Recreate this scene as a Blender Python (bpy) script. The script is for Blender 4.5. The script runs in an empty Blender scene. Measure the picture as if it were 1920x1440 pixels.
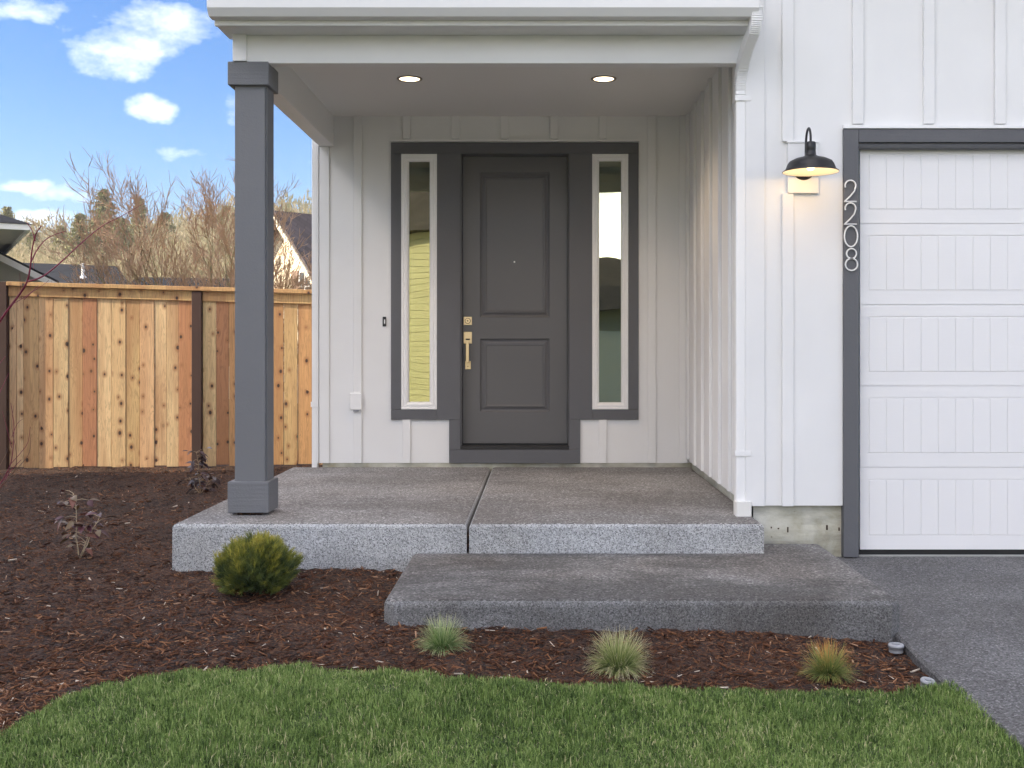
import bpy, bmesh, math, random
import numpy as np
from mathutils import Vector, noise
R = math.radians
sc = bpy.context.scene
C = sc.collection
rnd = random.Random(7)
nr = np.random.default_rng(11)

# ------------------------------------------------------------ camera
HC = 1.25; F = 2050.0; VX = 1012.0; VY = 655.0
cam_d = bpy.data.cameras.new('camera'); cam = bpy.data.objects.new('camera', cam_d); C.objects.link(cam)
sc.camera = cam
cam.location = (0, 0, HC); cam.rotation_euler = (R(90), 0, 0)
cam_d.sensor_width = 36; cam_d.lens = 36*F/1920
cam_d.shift_x = -(VX-960)/1920; cam_d.shift_y = (VY-720)/1920
cam_d.clip_start = 0.05; cam_d.clip_end = 2000

def P(px, py, Y):            # a point seen at (px, py) in the photograph, at distance Y
    s = F/Y
    return ((px-VX)/s, Y, HC+(VY-py)/s)
def X(px, Y): return (px-VX)*Y/F
def Z(py, Y): return HC+(VY-py)*Y/F

# ------------------------------------------------------------ world, sun, exposure
SUN_AZ = 12.0; SUN_EL = 17.0     # low sun from the left, along the house front
to_sun = Vector((-math.cos(R(SUN_AZ))*math.cos(R(SUN_EL)), -math.sin(R(SUN_AZ))*math.cos(R(SUN_EL)), math.sin(R(SUN_EL))))
w = bpy.data.worlds.new('World'); sc.world = w; w.use_nodes = True
nt = w.node_tree; N = nt.nodes; L = nt.links; N.clear()
def wn(t, **k):
    n = N.new(t)
    for a, b in k.items(): setattr(n, a, b)
    return n
def wm(op, a, b=None, c=None):
    n = N.new('ShaderNodeMath'); n.operation = op
    for i, v in enumerate((a, b, c)):
        if v is None: continue
        if isinstance(v, (int, float)): n.inputs[i].default_value = v
        else: L.new(v, n.inputs[i])
    return n.outputs[0]
out = wn('ShaderNodeOutputWorld'); bg = wn('ShaderNodeBackground'); L.new(bg.outputs[0], out.inputs[0])
sky = wn('ShaderNodeTexSky', sky_type='NISHITA'); sky.sun_disc = False
sky.sun_elevation = R(SUN_EL); sky.sun_rotation = math.atan2(to_sun.x, to_sun.y)
sky.air_density = 1.0; sky.dust_density = 0.6; sky.ozone_density = 2.0
tc = wn('ShaderNodeTexCoord'); sep = wn('ShaderNodeSeparateXYZ'); L.new(tc.outputs['Generated'], sep.inputs[0])
dx, dy, dz = sep.outputs
ya = wm('MAXIMUM', dy, 0.02)
u = wm('DIVIDE', dx, ya); v = wm('DIVIDE', dz, ya)
# wispy noise in the direction space
nz = wn('ShaderNodeTexNoise'); nz.inputs['Scale'].default_value = 16; nz.inputs['Detail'].default_value = 9; nz.inputs['Roughness'].default_value = 0.62
mp = wn('ShaderNodeMapping'); mp.inputs['Scale'].default_value = (1, 1, 1.7); L.new(tc.outputs['Generated'], mp.inputs[0]); L.new(mp.outputs[0], nz.inputs['Vector'])
nz2 = wn('ShaderNodeTexNoise'); nz2.inputs['Scale'].default_value = 3.2; nz2.inputs['Detail'].default_value = 8; nz2.inputs['Roughness'].default_value = 0.6
L.new(mp.outputs[0], nz2.inputs['Vector'])
clouds = [(228,90,92,50,1.0),(250,128,42,30,.8),(283,205,52,25,1.0),(335,287,75,15,.7),(48,346,62,15,.85),(128,362,66,19,1.0),(88,407,82,19,.85),
          (436,205,22,38,.7),(572,315,42,17,.75),(110,440,80,18,.45),(300,40,150,40,.9),(40,10,120,24,.6)]
nw = wn('ShaderNodeTexNoise'); nw.inputs['Scale'].default_value = 26; nw.inputs['Detail'].default_value = 5; L.new(tc.outputs['Generated'], nw.inputs['Vector'])
sw = wn('ShaderNodeSeparateColor'); L.new(nw.outputs['Color'], sw.inputs[0])
u = wm('ADD', u, wm('MULTIPLY', wm('SUBTRACT', sw.outputs[0], 0.5), 0.040)); v = wm('ADD', v, wm('MULTIPLY', wm('SUBTRACT', sw.outputs[1], 0.5), 0.028))
acc = None
for (cx, cy, a, b, k) in clouds:
    uu = wm('MULTIPLY', wm('SUBTRACT', u, (cx-VX)/F), F/a)
    vv = wm('MULTIPLY', wm('SUBTRACT', v, (VY-cy)/F), F/b)
    d = wm('ADD', wm('MULTIPLY', uu, uu), wm('MULTIPLY', vv, vv))
    m = wm('MULTIPLY', wm('SUBTRACT', 1.0, d), k)
    m = wm('MAXIMUM', m, -2.2)
    acc = m if acc is None else wm('MAXIMUM', acc, m)
noise_c = wm('MULTIPLY', wm('SUBTRACT', nz.outputs[0], 0.5), 5.6)
cl_a = wm('ADD', acc, noise_c)
cl_a = wm('MULTIPLY', wm('SUBTRACT', cl_a, 0.05), 0.55)
cl_a = wm('MULTIPLY', wm('MINIMUM', wm('MAXIMUM', cl_a, 0.0), 1.0), 0.165)   # the clouds seen here are thin
# thicker cloud added over the unseen sky, as fill light for the shaded front
gen = wm('ADD', wm('MULTIPLY', wm('SUBTRACT', nz2.outputs[0], 0.48), 6.0), wm('MULTIPLY', wm('SUBTRACT', nz.outputs[0], 0.5), 1.6))
inview = wn('ShaderNodeMapRange'); L.new(dy, inview.inputs[0]); inview.inputs[1].default_value = 0.55; inview.inputs[2].default_value = 0.8
inview.inputs[3].default_value = 0; inview.inputs[4].default_value = 1
mixm = wn('ShaderNodeMix', data_type='FLOAT'); L.new(inview.outputs[0], mixm.inputs[0]); L.new(gen, mixm.inputs[2]); L.new(cl_a, mixm.inputs[3])
cm = wn('ShaderNodeClamp'); L.new(mixm.outputs[0], cm.inputs[0])
up = wn('ShaderNodeMapRange'); L.new(dz, up.inputs[0]); up.inputs[1].default_value = 0.0; up.inputs[2].default_value = 0.06
cmask = wm('MULTIPLY', wm('MULTIPLY', cm.outputs[0], 0.93), up.outputs[0])
SKYGAIN = 1.0
hs = wn('ShaderNodeHueSaturation'); hs.inputs['Saturation'].default_value = 1.22; hs.inputs['Value'].default_value = SKYGAIN
tint = wn('ShaderNodeMix', data_type='RGBA', blend_type='MULTIPLY'); tint.inputs[0].default_value = 1; tint.inputs[7].default_value = (.84, .83, 1.0, 1); L.new(sky.outputs[0], tint.inputs[6])
L.new(tint.outputs[2], hs.inputs['Color'])
mixc = wn('ShaderNodeMix', data_type='RGBA'); L.new(cmask, mixc.inputs[0]); L.new(hs.outputs[0], mixc.inputs[6])
# clouds are brightest on the sun's side of the sky
dotn = wn('ShaderNodeVectorMath', operation='DOT_PRODUCT'); L.new(tc.outputs['Generated'], dotn.inputs[0]); dotn.inputs[1].default_value = to_sun
ph = wm('POWER', wm('MULTIPLY', wm('ADD', dotn.outputs['Value'], 1.0), 0.5), 2.5)
lum = wm('MULTIPLY', wm('ADD', 17.0, wm('MULTIPLY', ph, 40.0)), wm('ADD', 0.62, wm('MULTIPLY', nz.outputs[0], 0.76)))
cc = wn('ShaderNodeVectorMath', operation='SCALE'); cc.inputs[0].default_value = (1.08, 1.0, .93); L.new(lum, cc.inputs['Scale'])
L.new(cc.outputs[0], mixc.inputs[7])
L.new(mixc.outputs[2], bg.inputs[0]); bg.inputs[1].default_value = 0.05

sd = bpy.data.lights.new('sun', 'SUN'); sun = bpy.data.objects.new('sun', sd); C.objects.link(sun)
sd.energy = 2.0; sd.angle = R(0.5); sd.color = (1.0, 0.87, 0.68)
sun.rotation_euler = to_sun.to_track_quat('Z', 'Y').to_euler(); sun.location = (-20, -8, 12)
sc.view_settings.view_transform = 'Standard'; sc.view_settings.look = 'None'
sc.view_settings.gamma = 1; sc.view_settings.use_curve_mapping = False
sc.view_settings.exposure = 2.4

# ------------------------------------------------------------ mesh helpers
def mesh_of(vs, fs, m=None, smooth=False, name='mesh'):
    me = bpy.data.meshes.new(name); me.from_pydata([tuple(v) for v in vs], [], fs)
    if m: me.materials.append(m)
    if smooth: me.polygons.foreach_set('use_smooth', [True]*len(me.polygons))
    me.update(); return me
def np_mesh(name, V, Fq, m, attrs=None, smooth=False):
    """V (n,3), Fq (k, c) all faces of one corner count"""
    me = bpy.data.meshes.new(name); k, c = Fq.shape
    me.vertices.add(len(V)); me.vertices.foreach_set('co', np.ascontiguousarray(V, dtype=np.float32).ravel())
    me.loops.add(k*c); me.loops.foreach_set('vertex_index', Fq.astype(np.int32).ravel())
    me.polygons.add(k); me.polygons.foreach_set('loop_start', np.arange(0, k*c, c, dtype=np.int32))
    me.polygons.foreach_set('loop_total', np.full(k, c, dtype=np.int32))
    if smooth: me.polygons.foreach_set('use_smooth', np.ones(k, dtype=bool))
    me.materials.append(m)
    for an, av in (attrs or {}).items():
        at = me.attributes.new(an, 'FLOAT', 'POINT'); at.data.foreach_set('value', np.asarray(av, dtype=np.float32))
    me.update(calc_edges=True); me.validate(); return me
class MB:
    def __init__(s): s.v = []; s.f = []
    def add(s, vs, fs):
        n = len(s.v); s.v += [tuple(p) for p in vs]; s.f += [[i+n for i in f] for f in fs]; return s
    def box(s, x0, x1, y0, y1, z0, z1, c=0.0):
        if c <= 0:
            return s.add([(x0,y0,z0),(x1,y0,z0),(x1,y1,z0),(x0,y1,z0),(x0,y0,z1),(x1,y0,z1),(x1,y1,z1),(x0,y1,z1)],
                         [(0,3,2,1),(4,5,6,7),(0,1,5,4),(1,2,6,5),(2,3,7,6),(3,0,4,7)])
        bm = bmesh.new(); bmesh.ops.create_cube(bm, size=1)
        for q in bm.verts:
            q.co = Vector(((x0+x1)/2+q.co.x*(x1-x0), (y0+y1)/2+q.co.y*(y1-y0), (z0+z1)/2+q.co.z*(z1-z0)))
        bmesh.ops.bevel(bm, geom=bm.edges[:], offset=c, segments=1, affect='EDGES')
        bm.verts.index_update()
        s.add([q.co[:] for q in bm.verts], [[q.index for q in f.verts] for f in bm.faces]); bm.free(); return s
    def tube(s, pts, rad, n=6, cap=True, flat=None):
        pts = [Vector(p) for p in pts]; rings = []
        if isinstance(rad, (int, float)): rad = [rad]*len(pts)
        prev = None
        for i, p in enumerate(pts):
            t = (pts[min(i+1, len(pts)-1)]-pts[max(i-1, 0)])
            t = t.normalized() if t.length > 1e-9 else Vector((0, 0, 1))
            if prev is None:
                a = Vector((1, 0, 0)) if abs(t.x) < 0.8 else Vector((0, 1, 0))
                prev = (a - t*a.dot(t)).normalized()
            else:
                q = prev - t*prev.dot(t); prev = q.normalized() if q.length > 1e-6 else prev
            b = t.cross(prev)
            rings.append([p+prev*math.cos(2*math.pi*k/n)*rad[i]+b*math.sin(2*math.pi*k/n)*rad[i] for k in range(n)])
        vs = [q for r_ in rings for q in r_]; fs = []
        for i in range(len(pts)-1):
            for k in range(n):
                a = i*n+k; b = i*n+(k+1) % n; fs.append((a, b, b+n, a+n))
        if cap: fs.append(tuple(range(n))[::-1]); fs.append(tuple(range((len(pts)-1)*n, len(pts)*n)))
        return s.add(vs, fs)
    def lathe(s, prof, cx, cy, n=40, close=False):
        vs = []; fs = []
        for (r_, z) in prof:
            for k in range(n):
                a = 2*math.pi*k/n; vs.append((cx+r_*math.cos(a), cy+r_*math.sin(a), z))
        for i in range(len(prof)-1):
            for k in range(n):
                a = i*n+k; b = i*n+(k+1) % n; fs.append((a, b, b+n, a+n))
        return s.add(vs, fs)
    def nest(s, x0, x1, z0, z1, prof, fill=True):
        """nested rectangles facing the viewer: prof = [(inset, y)]"""
        n = len(s.v); k = 0
        for (i, y) in prof:
            s.v += [(x0+i, y, z0+i), (x1-i, y, z0+i), (x1-i, y, z1-i), (x0+i, y, z1-i)]
        for j in range(len(prof)-1):
            a = n+4*j
            for e in range(4):
                s.f.append([a+e, a+(e+1) % 4, a+4+(e+1) % 4, a+4+e])
        if fill: a = n+4*(len(prof)-1); s.f.append([a, a+1, a+2, a+3])
        return s
    def build(s, name, m, parent=None, smooth=False, **k):
        return put(name, mesh_of(s.v, s.f, m, smooth, name), parent, **k)
def put(name, me, parent=None, label=None, kind=None, cat=None, group=None):
    o = bpy.data.objects.new(name, me); C.objects.link(o)
    if parent:
        o.parent = parent; o.matrix_parent_inverse = base_matrix(parent).inverted()
    if label: o['label'] = label
    if kind: o['kind'] = kind
    if cat: o['category'] = cat
    if group: o['group'] = group
    return o
def base_matrix(o):
    from mathutils import Matrix
    m = Matrix.LocRotScale(o.location, o.rotation_euler, o.scale)
    if o.parent: m = base_matrix(o.parent) @ o.matrix_parent_inverse @ m
    return m
def thing(name, loc, label, cat, group=None):
    o = put(name, None, None, label, None, cat, group); o.location = loc; o.empty_display_size = 0.2; return o
def copy_tree(o, dloc=None, parent=None, label=None):
    c = o.copy(); C.objects.link(c)
    if parent:
        mi = o.matrix_parent_inverse.copy(); c.parent = parent; c.matrix_parent_inverse = mi
    if dloc is not None: c.location = o.location+Vector(dloc)
    if label: c['label'] = label
    for ch in list(o.children): copy_tree(ch, None, c)
    return c
def bx(name, m, parent, x0, x1, y0, y1, z0, z1, c=0.0, **k):
    return MB().box(x0, x1, y0, y1, z0, z1, c).build(name, m, parent, **k)

# ------------------------------------------------------------ materials
class Mat:
    def __init__(s, name, base=(.5,.5,.5), rough=.6, metal=0.0, spec=.5):
        s.m = bpy.data.materials.new(name); s.m.use_nodes = True; s.t = s.m.node_tree; s.b = s.t.nodes['Principled BSDF']
        s.b.inputs['Base Color'].default_value = (*base, 1); s.b.inputs['Roughness'].default_value = rough
        s.b.inputs['Metallic'].default_value = metal; s.b.inputs['Specular IOR Level'].default_value = spec
        s.co = s.t.nodes.new('ShaderNodeTexCoord').outputs['Object']
    def n(s, t, **k):
        q = s.t.nodes.new(t)
        for a, b in k.items(): setattr(q, a, b)
        return q
    def l(s, a, b): s.t.links.new(a, b)
    def map(s, scale=(1,1,1), vec=None, loc=None):
        q = s.n('ShaderNodeMapping'); q.inputs['Scale'].default_value = scale
        if loc: q.inputs['Location'].default_value = loc
        s.l(vec or s.co, q.inputs[0]); return q.outputs[0]
    def noise(s, scale, detail=4, rough=.5, vec=None, dist=0):
        q = s.n('ShaderNodeTexNoise'); q.inputs['Scale'].default_value = scale; q.inputs['Detail'].default_value = detail
        q.inputs['Roughness'].default_value = rough; q.inputs['Distortion'].default_value = dist
        s.l(vec or s.co, q.inputs['Vector']); return q.outputs[0]
    def voro(s, scale, vec=None, feature='F1', out='Distance', rand=1):
        q = s.n('ShaderNodeTexVoronoi', feature=feature); q.inputs['Scale'].default_value = scale; q.inputs['Randomness'].default_value = rand
        s.l(vec or s.co, q.inputs['Vector']); return q.outputs[out]
    def ramp(s, fac, stops, interp='LINEAR'):
        q = s.n('ShaderNodeValToRGB'); e = q.color_ramp.elements; q.color_ramp.interpolation = interp
        while len(e) < len(stops): e.new(0.5)
        for i, (p_, c_) in enumerate(stops):
            e[i].position = p_; e[i].color = (*c_, 1) if isinstance(c_, tuple) else (c_, c_, c_, 1)
        s.l(fac, q.inputs[0]); return q.outputs[0]
    def mix(s, fac, a, b, bt='MIX'):
        q = s.n('ShaderNodeMix', data_type='RGBA', blend_type=bt)
        for i, val in ((0, fac), (6, a), (7, b)):
            if isinstance(val, (int, float)): q.inputs[i].default_value = val
            elif isinstance(val, tuple): q.inputs[i].default_value = (*val, 1)
            else: s.l(val, q.inputs[i])
        return q.outputs[2]
    def math(s, op, a, b=None):
        q = s.n('ShaderNodeMath', operation=op)
        for i, val in enumerate((a, b)):
            if val is None: continue
            if isinstance(val, (int, float)): q.inputs[i].default_value = val
            else: s.l(val, q.inputs[i])
        return q.outputs[0]
    def col(s, c): s.l(c, s.b.inputs['Base Color']); return s
    def rough(s, c): s.l(c, s.b.inputs['Roughness']); return s
    def bump(s, h, strength=.3, dist=.01):
        q = s.n('ShaderNodeBump'); q.inputs['Strength'].default_value = strength; q.inputs['Distance'].default_value = dist
        s.l(h, q.inputs['Height']); s.l(q.outputs[0], s.b.inputs['Normal']); return s
def attr(M_, name):
    q = M_.n('ShaderNodeAttribute'); q.attribute_name = name; return q.outputs['Fac']

def paint(name, base, rough=.5, grain=(30, 30, 2), gs=.12, mott=.05, spec=.4):
    m = Mat(name, base, rough, spec=spec)
    a = m.noise(1.0, 5, .6, m.map(grain)); b = m.noise(2.2, 4, .6); c = m.noise(90, 3, .6)
    f = m.ramp(b, [(.3, 1-mott), (.7, 1.0)])
    m.col(m.mix(1.0, base, f, 'MULTIPLY'))
    h = m.math('ADD', m.math('MULTIPLY', a, .6), m.math('MULTIPLY', c, .4))
    m.bump(h, gs, .004); return m.m
WHITE = paint('white_siding_paint', (.80, .80, .79), .55, (60, 60, 1.5), .16)
WHITE_H = paint('white_trim_paint', (.80, .80, .79), .5, (2, 40, 40), .14)
WHITE_V = paint('white_vinyl', (.84, .84, .83), .35, (20, 20, 20), .02, .02)
GDOOR = paint('garage_door_white', (.80, .795, .79), .45, (2.5, 60, 60), .22, .03)
CEIL = Mat('porch_ceiling_paint', (.78, .77, .75), .55)
_w = CEIL.n('ShaderNodeTexWave', wave_type='BANDS', bands_direction='Y'); _w.inputs['Scale'].default_value = 4.2; CEIL.l(CEIL.co, _w.inputs['Vector'])
CEIL.bump(CEIL.ramp(_w.outputs[0], [(.0, 0.0), (.08, 1.0)]), .35, .003); CEIL = CEIL.m
GRAY = paint('dark_gray_trim', (.118, .120, .128), .55, (40, 40, 40), .45, .06)
GRAY_H = paint('dark_gray_rough_sawn', (.118, .120, .128), .6, (3, 3, 75), .9, .1)
GRAY_COL = paint('gray_column_paint', (.168, .172, .182), .62, (45, 45, 45), .5, .05)
GRAY_COLH = paint('gray_column_grain', (.172, .176, .186), .62, (4, 4, 80), 1.6, .1)
DOORP = paint('charcoal_door_paint', (.112, .112, .116), .38, (8, 8, 8), .04, .04)
BLACK = Mat('black_metal', (.012, .012, .013), .42).m
BLACKR = Mat('black_rubber', (.01, .01, .01), .7).m
NICKEL = paint('satin_brass', (.62, .50, .33), .3, (60, 60, 3), .1, .03); NICKEL.node_tree.nodes['Principled BSDF'].inputs['Metallic'].default_value = .9
NUM = Mat('brushed_nickel_numbers', (.78, .78, .76), .35, .35).m
PIPEG = Mat('gray_plastic', (.34, .35, .37), .4).m
PVC = paint('white_pvc', (.78, .77, .73), .4, (20, 20, 20), .05, .12)
def emit(name, col, st):
    m = Mat(name, col, .5); m.b.inputs['Emission Color'].default_value = (*col, 1); m.b.inputs['Emission Strength'].default_value = st; return m.m
BULB = emit('lit_lens', (1.0, .80, .52), 1.4)
BULB2 = emit('lit_bulb', (1.0, .74, .40), 1.2)
SHADE_IN = Mat('white_enamel', (.85, .80, .70), .35).m

def glass_mat():
    m = bpy.data.materials.new('window_glass'); m.use_nodes = True; t = m.node_tree; n = t.nodes; n.clear()
    o = n.new('ShaderNodeOutputMaterial'); g = n.new('ShaderNodeBsdfGlossy'); g.inputs['Roughness'].default_value = 0.004
    g.inputs['Color'].default_value = (.95, 1.0, .76, 1)
    tr = n.new('ShaderNodeBsdfTransparent'); tr.inputs['Color'].default_value = (.55, .6, .45, 1)
    mx = n.new('ShaderNodeMixShader'); mx.inputs[0].default_value = 0.26
    co = n.new('ShaderNodeTexCoord'); nz_ = n.new('ShaderNodeTexNoise'); nz_.inputs['Scale'].default_value = 2.5; nz_.inputs['Detail'].default_value = 1
    bu = n.new('ShaderNodeBump'); bu.inputs['Strength'].default_value = .12; bu.inputs['Distance'].default_value = .01
    t.links.new(co.outputs['Object'], nz_.inputs['Vector']); t.links.new(nz_.outputs[0], bu.inputs['Height']); t.links.new(bu.outputs[0], g.inputs['Normal'])
    t.links.new(tr.outputs[0], mx.inputs[1]); t.links.new(g.outputs[0], mx.inputs[2]); t.links.new(mx.outputs[0], o.inputs[0]); return m
GLASS = glass_mat()

def aggregate(name, base, warm, dark=.25, damp=.45, pits=.5, bumpy=.5, spark=1.9, gs=115, pitr=(.10, .19)):
    m = Mat(name, base, .8)
    sp = m.voro(gs, out='Color'); q = m.n('ShaderNodeSeparateColor'); m.l(sp, q.inputs[0])
    grain = m.ramp(q.outputs[0], [(.0, .40), (.25, .74), (.6, 1.0), (.86, 1.22), (.97, spark)])
    fine = m.noise(260, 3, .7); fr = m.ramp(fine, [(.3, .78), (.7, 1.2)])
    big = m.noise(1.3, 5, .6, dist=.4); br = m.ramp(big, [(.35, warm), (.62, base)])
    dampn = m.noise(.9, 5, .65, m.map((1, 1.6, 2.2), loc=(3.1, 1.7, .4))); dr = m.ramp(dampn, [(.44, damp), (.56, 1.0)])
    c = m.mix(1.0, br, grain, 'MULTIPLY'); c = m.mix(1.0, c, fr, 'MULTIPLY'); c = m.mix(1.0, c, dr, 'MULTIPLY')
    pit = m.voro(62); pn = m.noise(9, 2); pr = m.ramp(m.math('ADD', pit, m.math('MULTIPLY', pn, -.12)), [(pitr[0], dark), (pitr[1], 1.0)])
    c = m.mix(pits, c, m.mix(1.0, c, pr, 'MULTIPLY')); m.col(c)
    h = m.math('ADD', m.math('MULTIPLY', m.voro(150), .8), m.math('MULTIPLY', fine, .6)); m.bump(h, bumpy, .006); return m.m
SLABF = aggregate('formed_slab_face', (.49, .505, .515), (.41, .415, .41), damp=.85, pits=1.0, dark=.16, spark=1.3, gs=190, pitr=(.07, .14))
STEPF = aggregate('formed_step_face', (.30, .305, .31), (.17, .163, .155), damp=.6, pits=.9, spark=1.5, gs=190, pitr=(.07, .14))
SLAB = aggregate('exposed_aggregate_slab', (.265, .262, .258), (.22, .208, .198), damp=.74, pits=.85, spark=2.2)
STEPM = aggregate('damp_aggregate_step', (.215, .212, .208), (.145, .134, .124), damp=.50, pits=.6, spark=2.1)
DRIVE = aggregate('dark_aggregate_driveway', (.145, .144, .146), (.118, .115, .114), damp=.8, pits=.6, spark=2.0, gs=140)

def foundation():
    m = Mat('board_formed_concrete', (.4, .4, .35), .85)
    a = m.noise(3, 6, .65, dist=.6); s_ = m.noise(1.2, 5, .7, m.map((1, 1, 5)))
    c = m.ramp(a, [(.3, (.34, .31, .21)), (.5, (.52, .51, .42)), (.7, (.66, .65, .58))])
    c = m.mix(1.0, c, m.ramp(s_, [(.35, .6), (.6, 1.05)]), 'MULTIPLY')
    sp = m.voro(14); n2 = m.noise(25, 3, .6); c = m.mix(m.ramp(m.math('ADD', sp, m.math('MULTIPLY', n2, .25)), [(.13, 1.0), (.22, 0.0)]), c, (.06, .045, .03))
    m.col(c); m.bump(m.noise(40, 5, .7), .4, .006); return m.m
FOUND = foundation()
def cedar(name, tint=True, base=(.60, .36, .16)):
    m = Mat(name, base, .7)
    oi = m.n('ShaderNodeObjectInfo'); off = m.n('ShaderNodeVectorMath', operation='ADD')
    mul = m.n('ShaderNodeVectorMath', operation='SCALE'); cmb = m.n('ShaderNodeCombineXYZ')
    for i in range(3): m.l(oi.outputs['Random'], cmb.inputs[i])
    m.l(cmb.outputs[0], mul.inputs[0]); mul.inputs['Scale'].default_value = 37.0
    m.l(m.co, off.inputs[0]); m.l(mul.outputs[0], off.inputs[1]); vec = off.outputs[0]
    long = m.map((1, 1, .09), vec)
    warp = m.noise(2.2, 3, .5, m.map((1, 1, .5), vec))
    wv = m.n('ShaderNodeTexNoise'); wv.inputs['Scale'].default_value = 16; wv.inputs['Detail'].default_value = 5; wv.inputs['Distortion'].default_value = 1.2; m.l(long, wv.inputs['Vector'])
    rings = m.math('FRACT', m.math('MULTIPLY', wv.outputs[0], 9.0))
    g = m.ramp(rings, [(.0, .62), (.35, 1.05), (.8, 1.0), (1.0, .62)])
    fine = m.noise(120, 4, .7, m.map((1, 1, .02), vec)); fr = m.ramp(fine, [(.3, .86), (.7, 1.1)])
    basec = oi.outputs['Color'] if tint else m.mix(0.0, base, base)
    c = m.mix(.75, basec, m.mix(1.0, basec, g, 'MULTIPLY')); c = m.mix(1.0, c, fr, 'MULTIPLY')
    # darker sapwood streaks
    st = m.noise(5, 3, .5, m.map((1.2, 1, .12), vec)); c = m.mix(m.ramp(st, [(.42, 0.0), (.68, .70)]), c, (.36, .17, .07))
    # knots with a halo
    sx = m.n('ShaderNodeSeparateXYZ'); m.l(vec, sx.inputs[0]); cx_ = m.n('ShaderNodeCombineXYZ'); m.l(sx.outputs[0], cx_.inputs[0]); m.l(sx.outputs[2], cx_.inputs[1])
    kv = m.map((9.0, 6.4, 1), cx_.outputs[0]); v1 = m.n('ShaderNodeTexVoronoi', voronoi_dimensions='2D'); m.l(kv, v1.inputs['Vector']); v1.inputs['Scale'].default_value = 1.0; kd = v1.outputs['Distance']; kc = v1.outputs['Color']; q = m.n('ShaderNodeSeparateColor'); m.l(kc, q.inputs[0])
    on = m.ramp(q.outputs[0], [(.58, 0.0), (.60, 1.0)]); size = m.math('MULTIPLY', q.outputs[1], .11)
    dd = m.math('ADD', m.math('SUBTRACT', kd, size), m.math('MULTIPLY', warp, .10))
    kn = m.ramp(dd, [(.04, 1.0), (.09, 0.0)]); halo = m.ramp(dd, [(.06, .85), (.30, 0.0)])
    c = m.mix(m.math('MULTIPLY', halo, on), c, (.28, .12, .045)); c = m.mix(m.math('MULTIPLY', kn, on), c, (.045, .022, .014))
    m.col(c); m.bump(m.math('ADD', fine, m.math('MULTIPLY', rings, .3)), .3, .003); return m.m
CEDAR = cedar('fence_cedar')
POSTM = paint('brown_treated_post', (.060, .030, .022), .75, (40, 40, 2), .4, .25)
def shingle(name, base):
    m = Mat(name, base, .95, spec=.15); b = m.n('ShaderNodeTexBrick'); b.inputs['Scale'].default_value = 3.0
    b.inputs['Color1'].default_value = (*[c*1.2 for c in base], 1); b.inputs['Color2'].default_value = (*[c*.75 for c in base], 1); b.inputs['Mortar'].default_value = (*[c*.35 for c in base], 1)
    b.inputs['Mortar Size'].default_value = .012; b.inputs['Brick Width'].default_value = 1.0; b.inputs['Row Height'].default_value = .42
    m.l(m.map((1, 1, 1)), b.inputs['Vector']); m.col(b.outputs[0]); return m.m
ROOFD = shingle('dark_shingles', (.022, .024, .029)); ROOFB = shingle('brown_shingles', (.085, .07, .07))
CREAM = paint('cream_siding', (.72, .62, .44), .6, (1, 1, 8), .2); NWHITE = paint('neighbour_white', (.72, .72, .70), .6)
NGRAY = paint('neighbour_gray_siding', (.36, .35, .30), .6, (1, 1, 8), .2); YELL = paint('yellow_siding', (.78, .70, .42), .6)
PANE = Mat('far_window_glass', (.03, .035, .04), .08).m
BARK = Mat('mossy_bark', (.15, .12, .07), .9); BARK.col(BARK.ramp(BARK.noise(5, 3), [(.35, (.13, .095, .055)), (.65, (.20, .18, .085))])); BARK = BARK.m
TWIG = Mat('bare_twigs', (.31, .20, .125), .85).m
CONB = Mat('conifer_bark', (.10, .07, .05), .9).m
def leafmat(name, stops, an='tone', rough=.6, trans=0.0, spec=.3):
    m = Mat(name, (.1, .1, .1), rough, spec=spec); m.col(m.ramp(attr(m, an), stops))
    if trans:
        m.b.inputs['Transmission Weight'].default_value = 0
        tb = m.n('ShaderNodeBsdfTranslucent'); mx = m.n('ShaderNodeMixShader'); mx.inputs[0].default_value = trans
        src = m.b.inputs['Base Color'].links[0].from_socket; m.l(src, tb.inputs['Color']); m.l(m.b.outputs[0], mx.inputs[1]); m.l(tb.outputs[0], mx.inputs[2])
        m.l(mx.outputs[0], m.t.nodes['Material Output'].inputs[0])
    return m.m
CONIF = leafmat('conifer_needles', [(.0, (.09, .105, .04)), (.6, (.22, .22, .08)), (1.0, (.38, .34, .15))])
BRUSH = leafmat('winter_brush', [(.0, (.13, .13, .06)), (.35, (.24, .21, .105)), (.7, (.36, .29, .17)), (1.0, (.44, .37, .24))])
GRASS = leafmat('grass_blades', [(.0, (.04, .075, .02)), (.3, (.13, .21, .048)), (.65, (.25, .36, .10)), (.9, (.40, .48, .18)), (1.0, (.60, .56, .32))], trans=.35)
CHIP = leafmat('bark_mulch_chips', [(.0, (.014, .007, .004)), (.26, (.065, .022, .009)), (.55, (.15, .060, .026)), (.82, (.25, .115, .052)), (.92, (.38, .21, .115)), (1.0, (.62, .53, .43))], rough=.75)
def mulch_base():
    m = Mat('mulch_soil', (.05, .02, .01), .95)
    v_ = m.voro(70, m.map((1, 2.2, 1)), out='Color'); q = m.n('ShaderNodeSeparateColor'); m.l(v_, q.inputs[0])
    c = m.ramp(q.outputs[0], [(0, (.012, .006, .004)), (.5, (.04, .017, .009)), (.85, (.09, .036, .016)), (1, (.17, .09, .045))])
    c = m.mix(1.0, c, m.ramp(m.noise(1.1, 4), [(.35, .6), (.65, 1.15)]), 'MULTIPLY'); m.col(c)
    m.bump(m.math('ADD', m.voro(70), m.noise(45, 5)), .8, .02); return m.m
MULCH = mulch_base()
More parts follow.
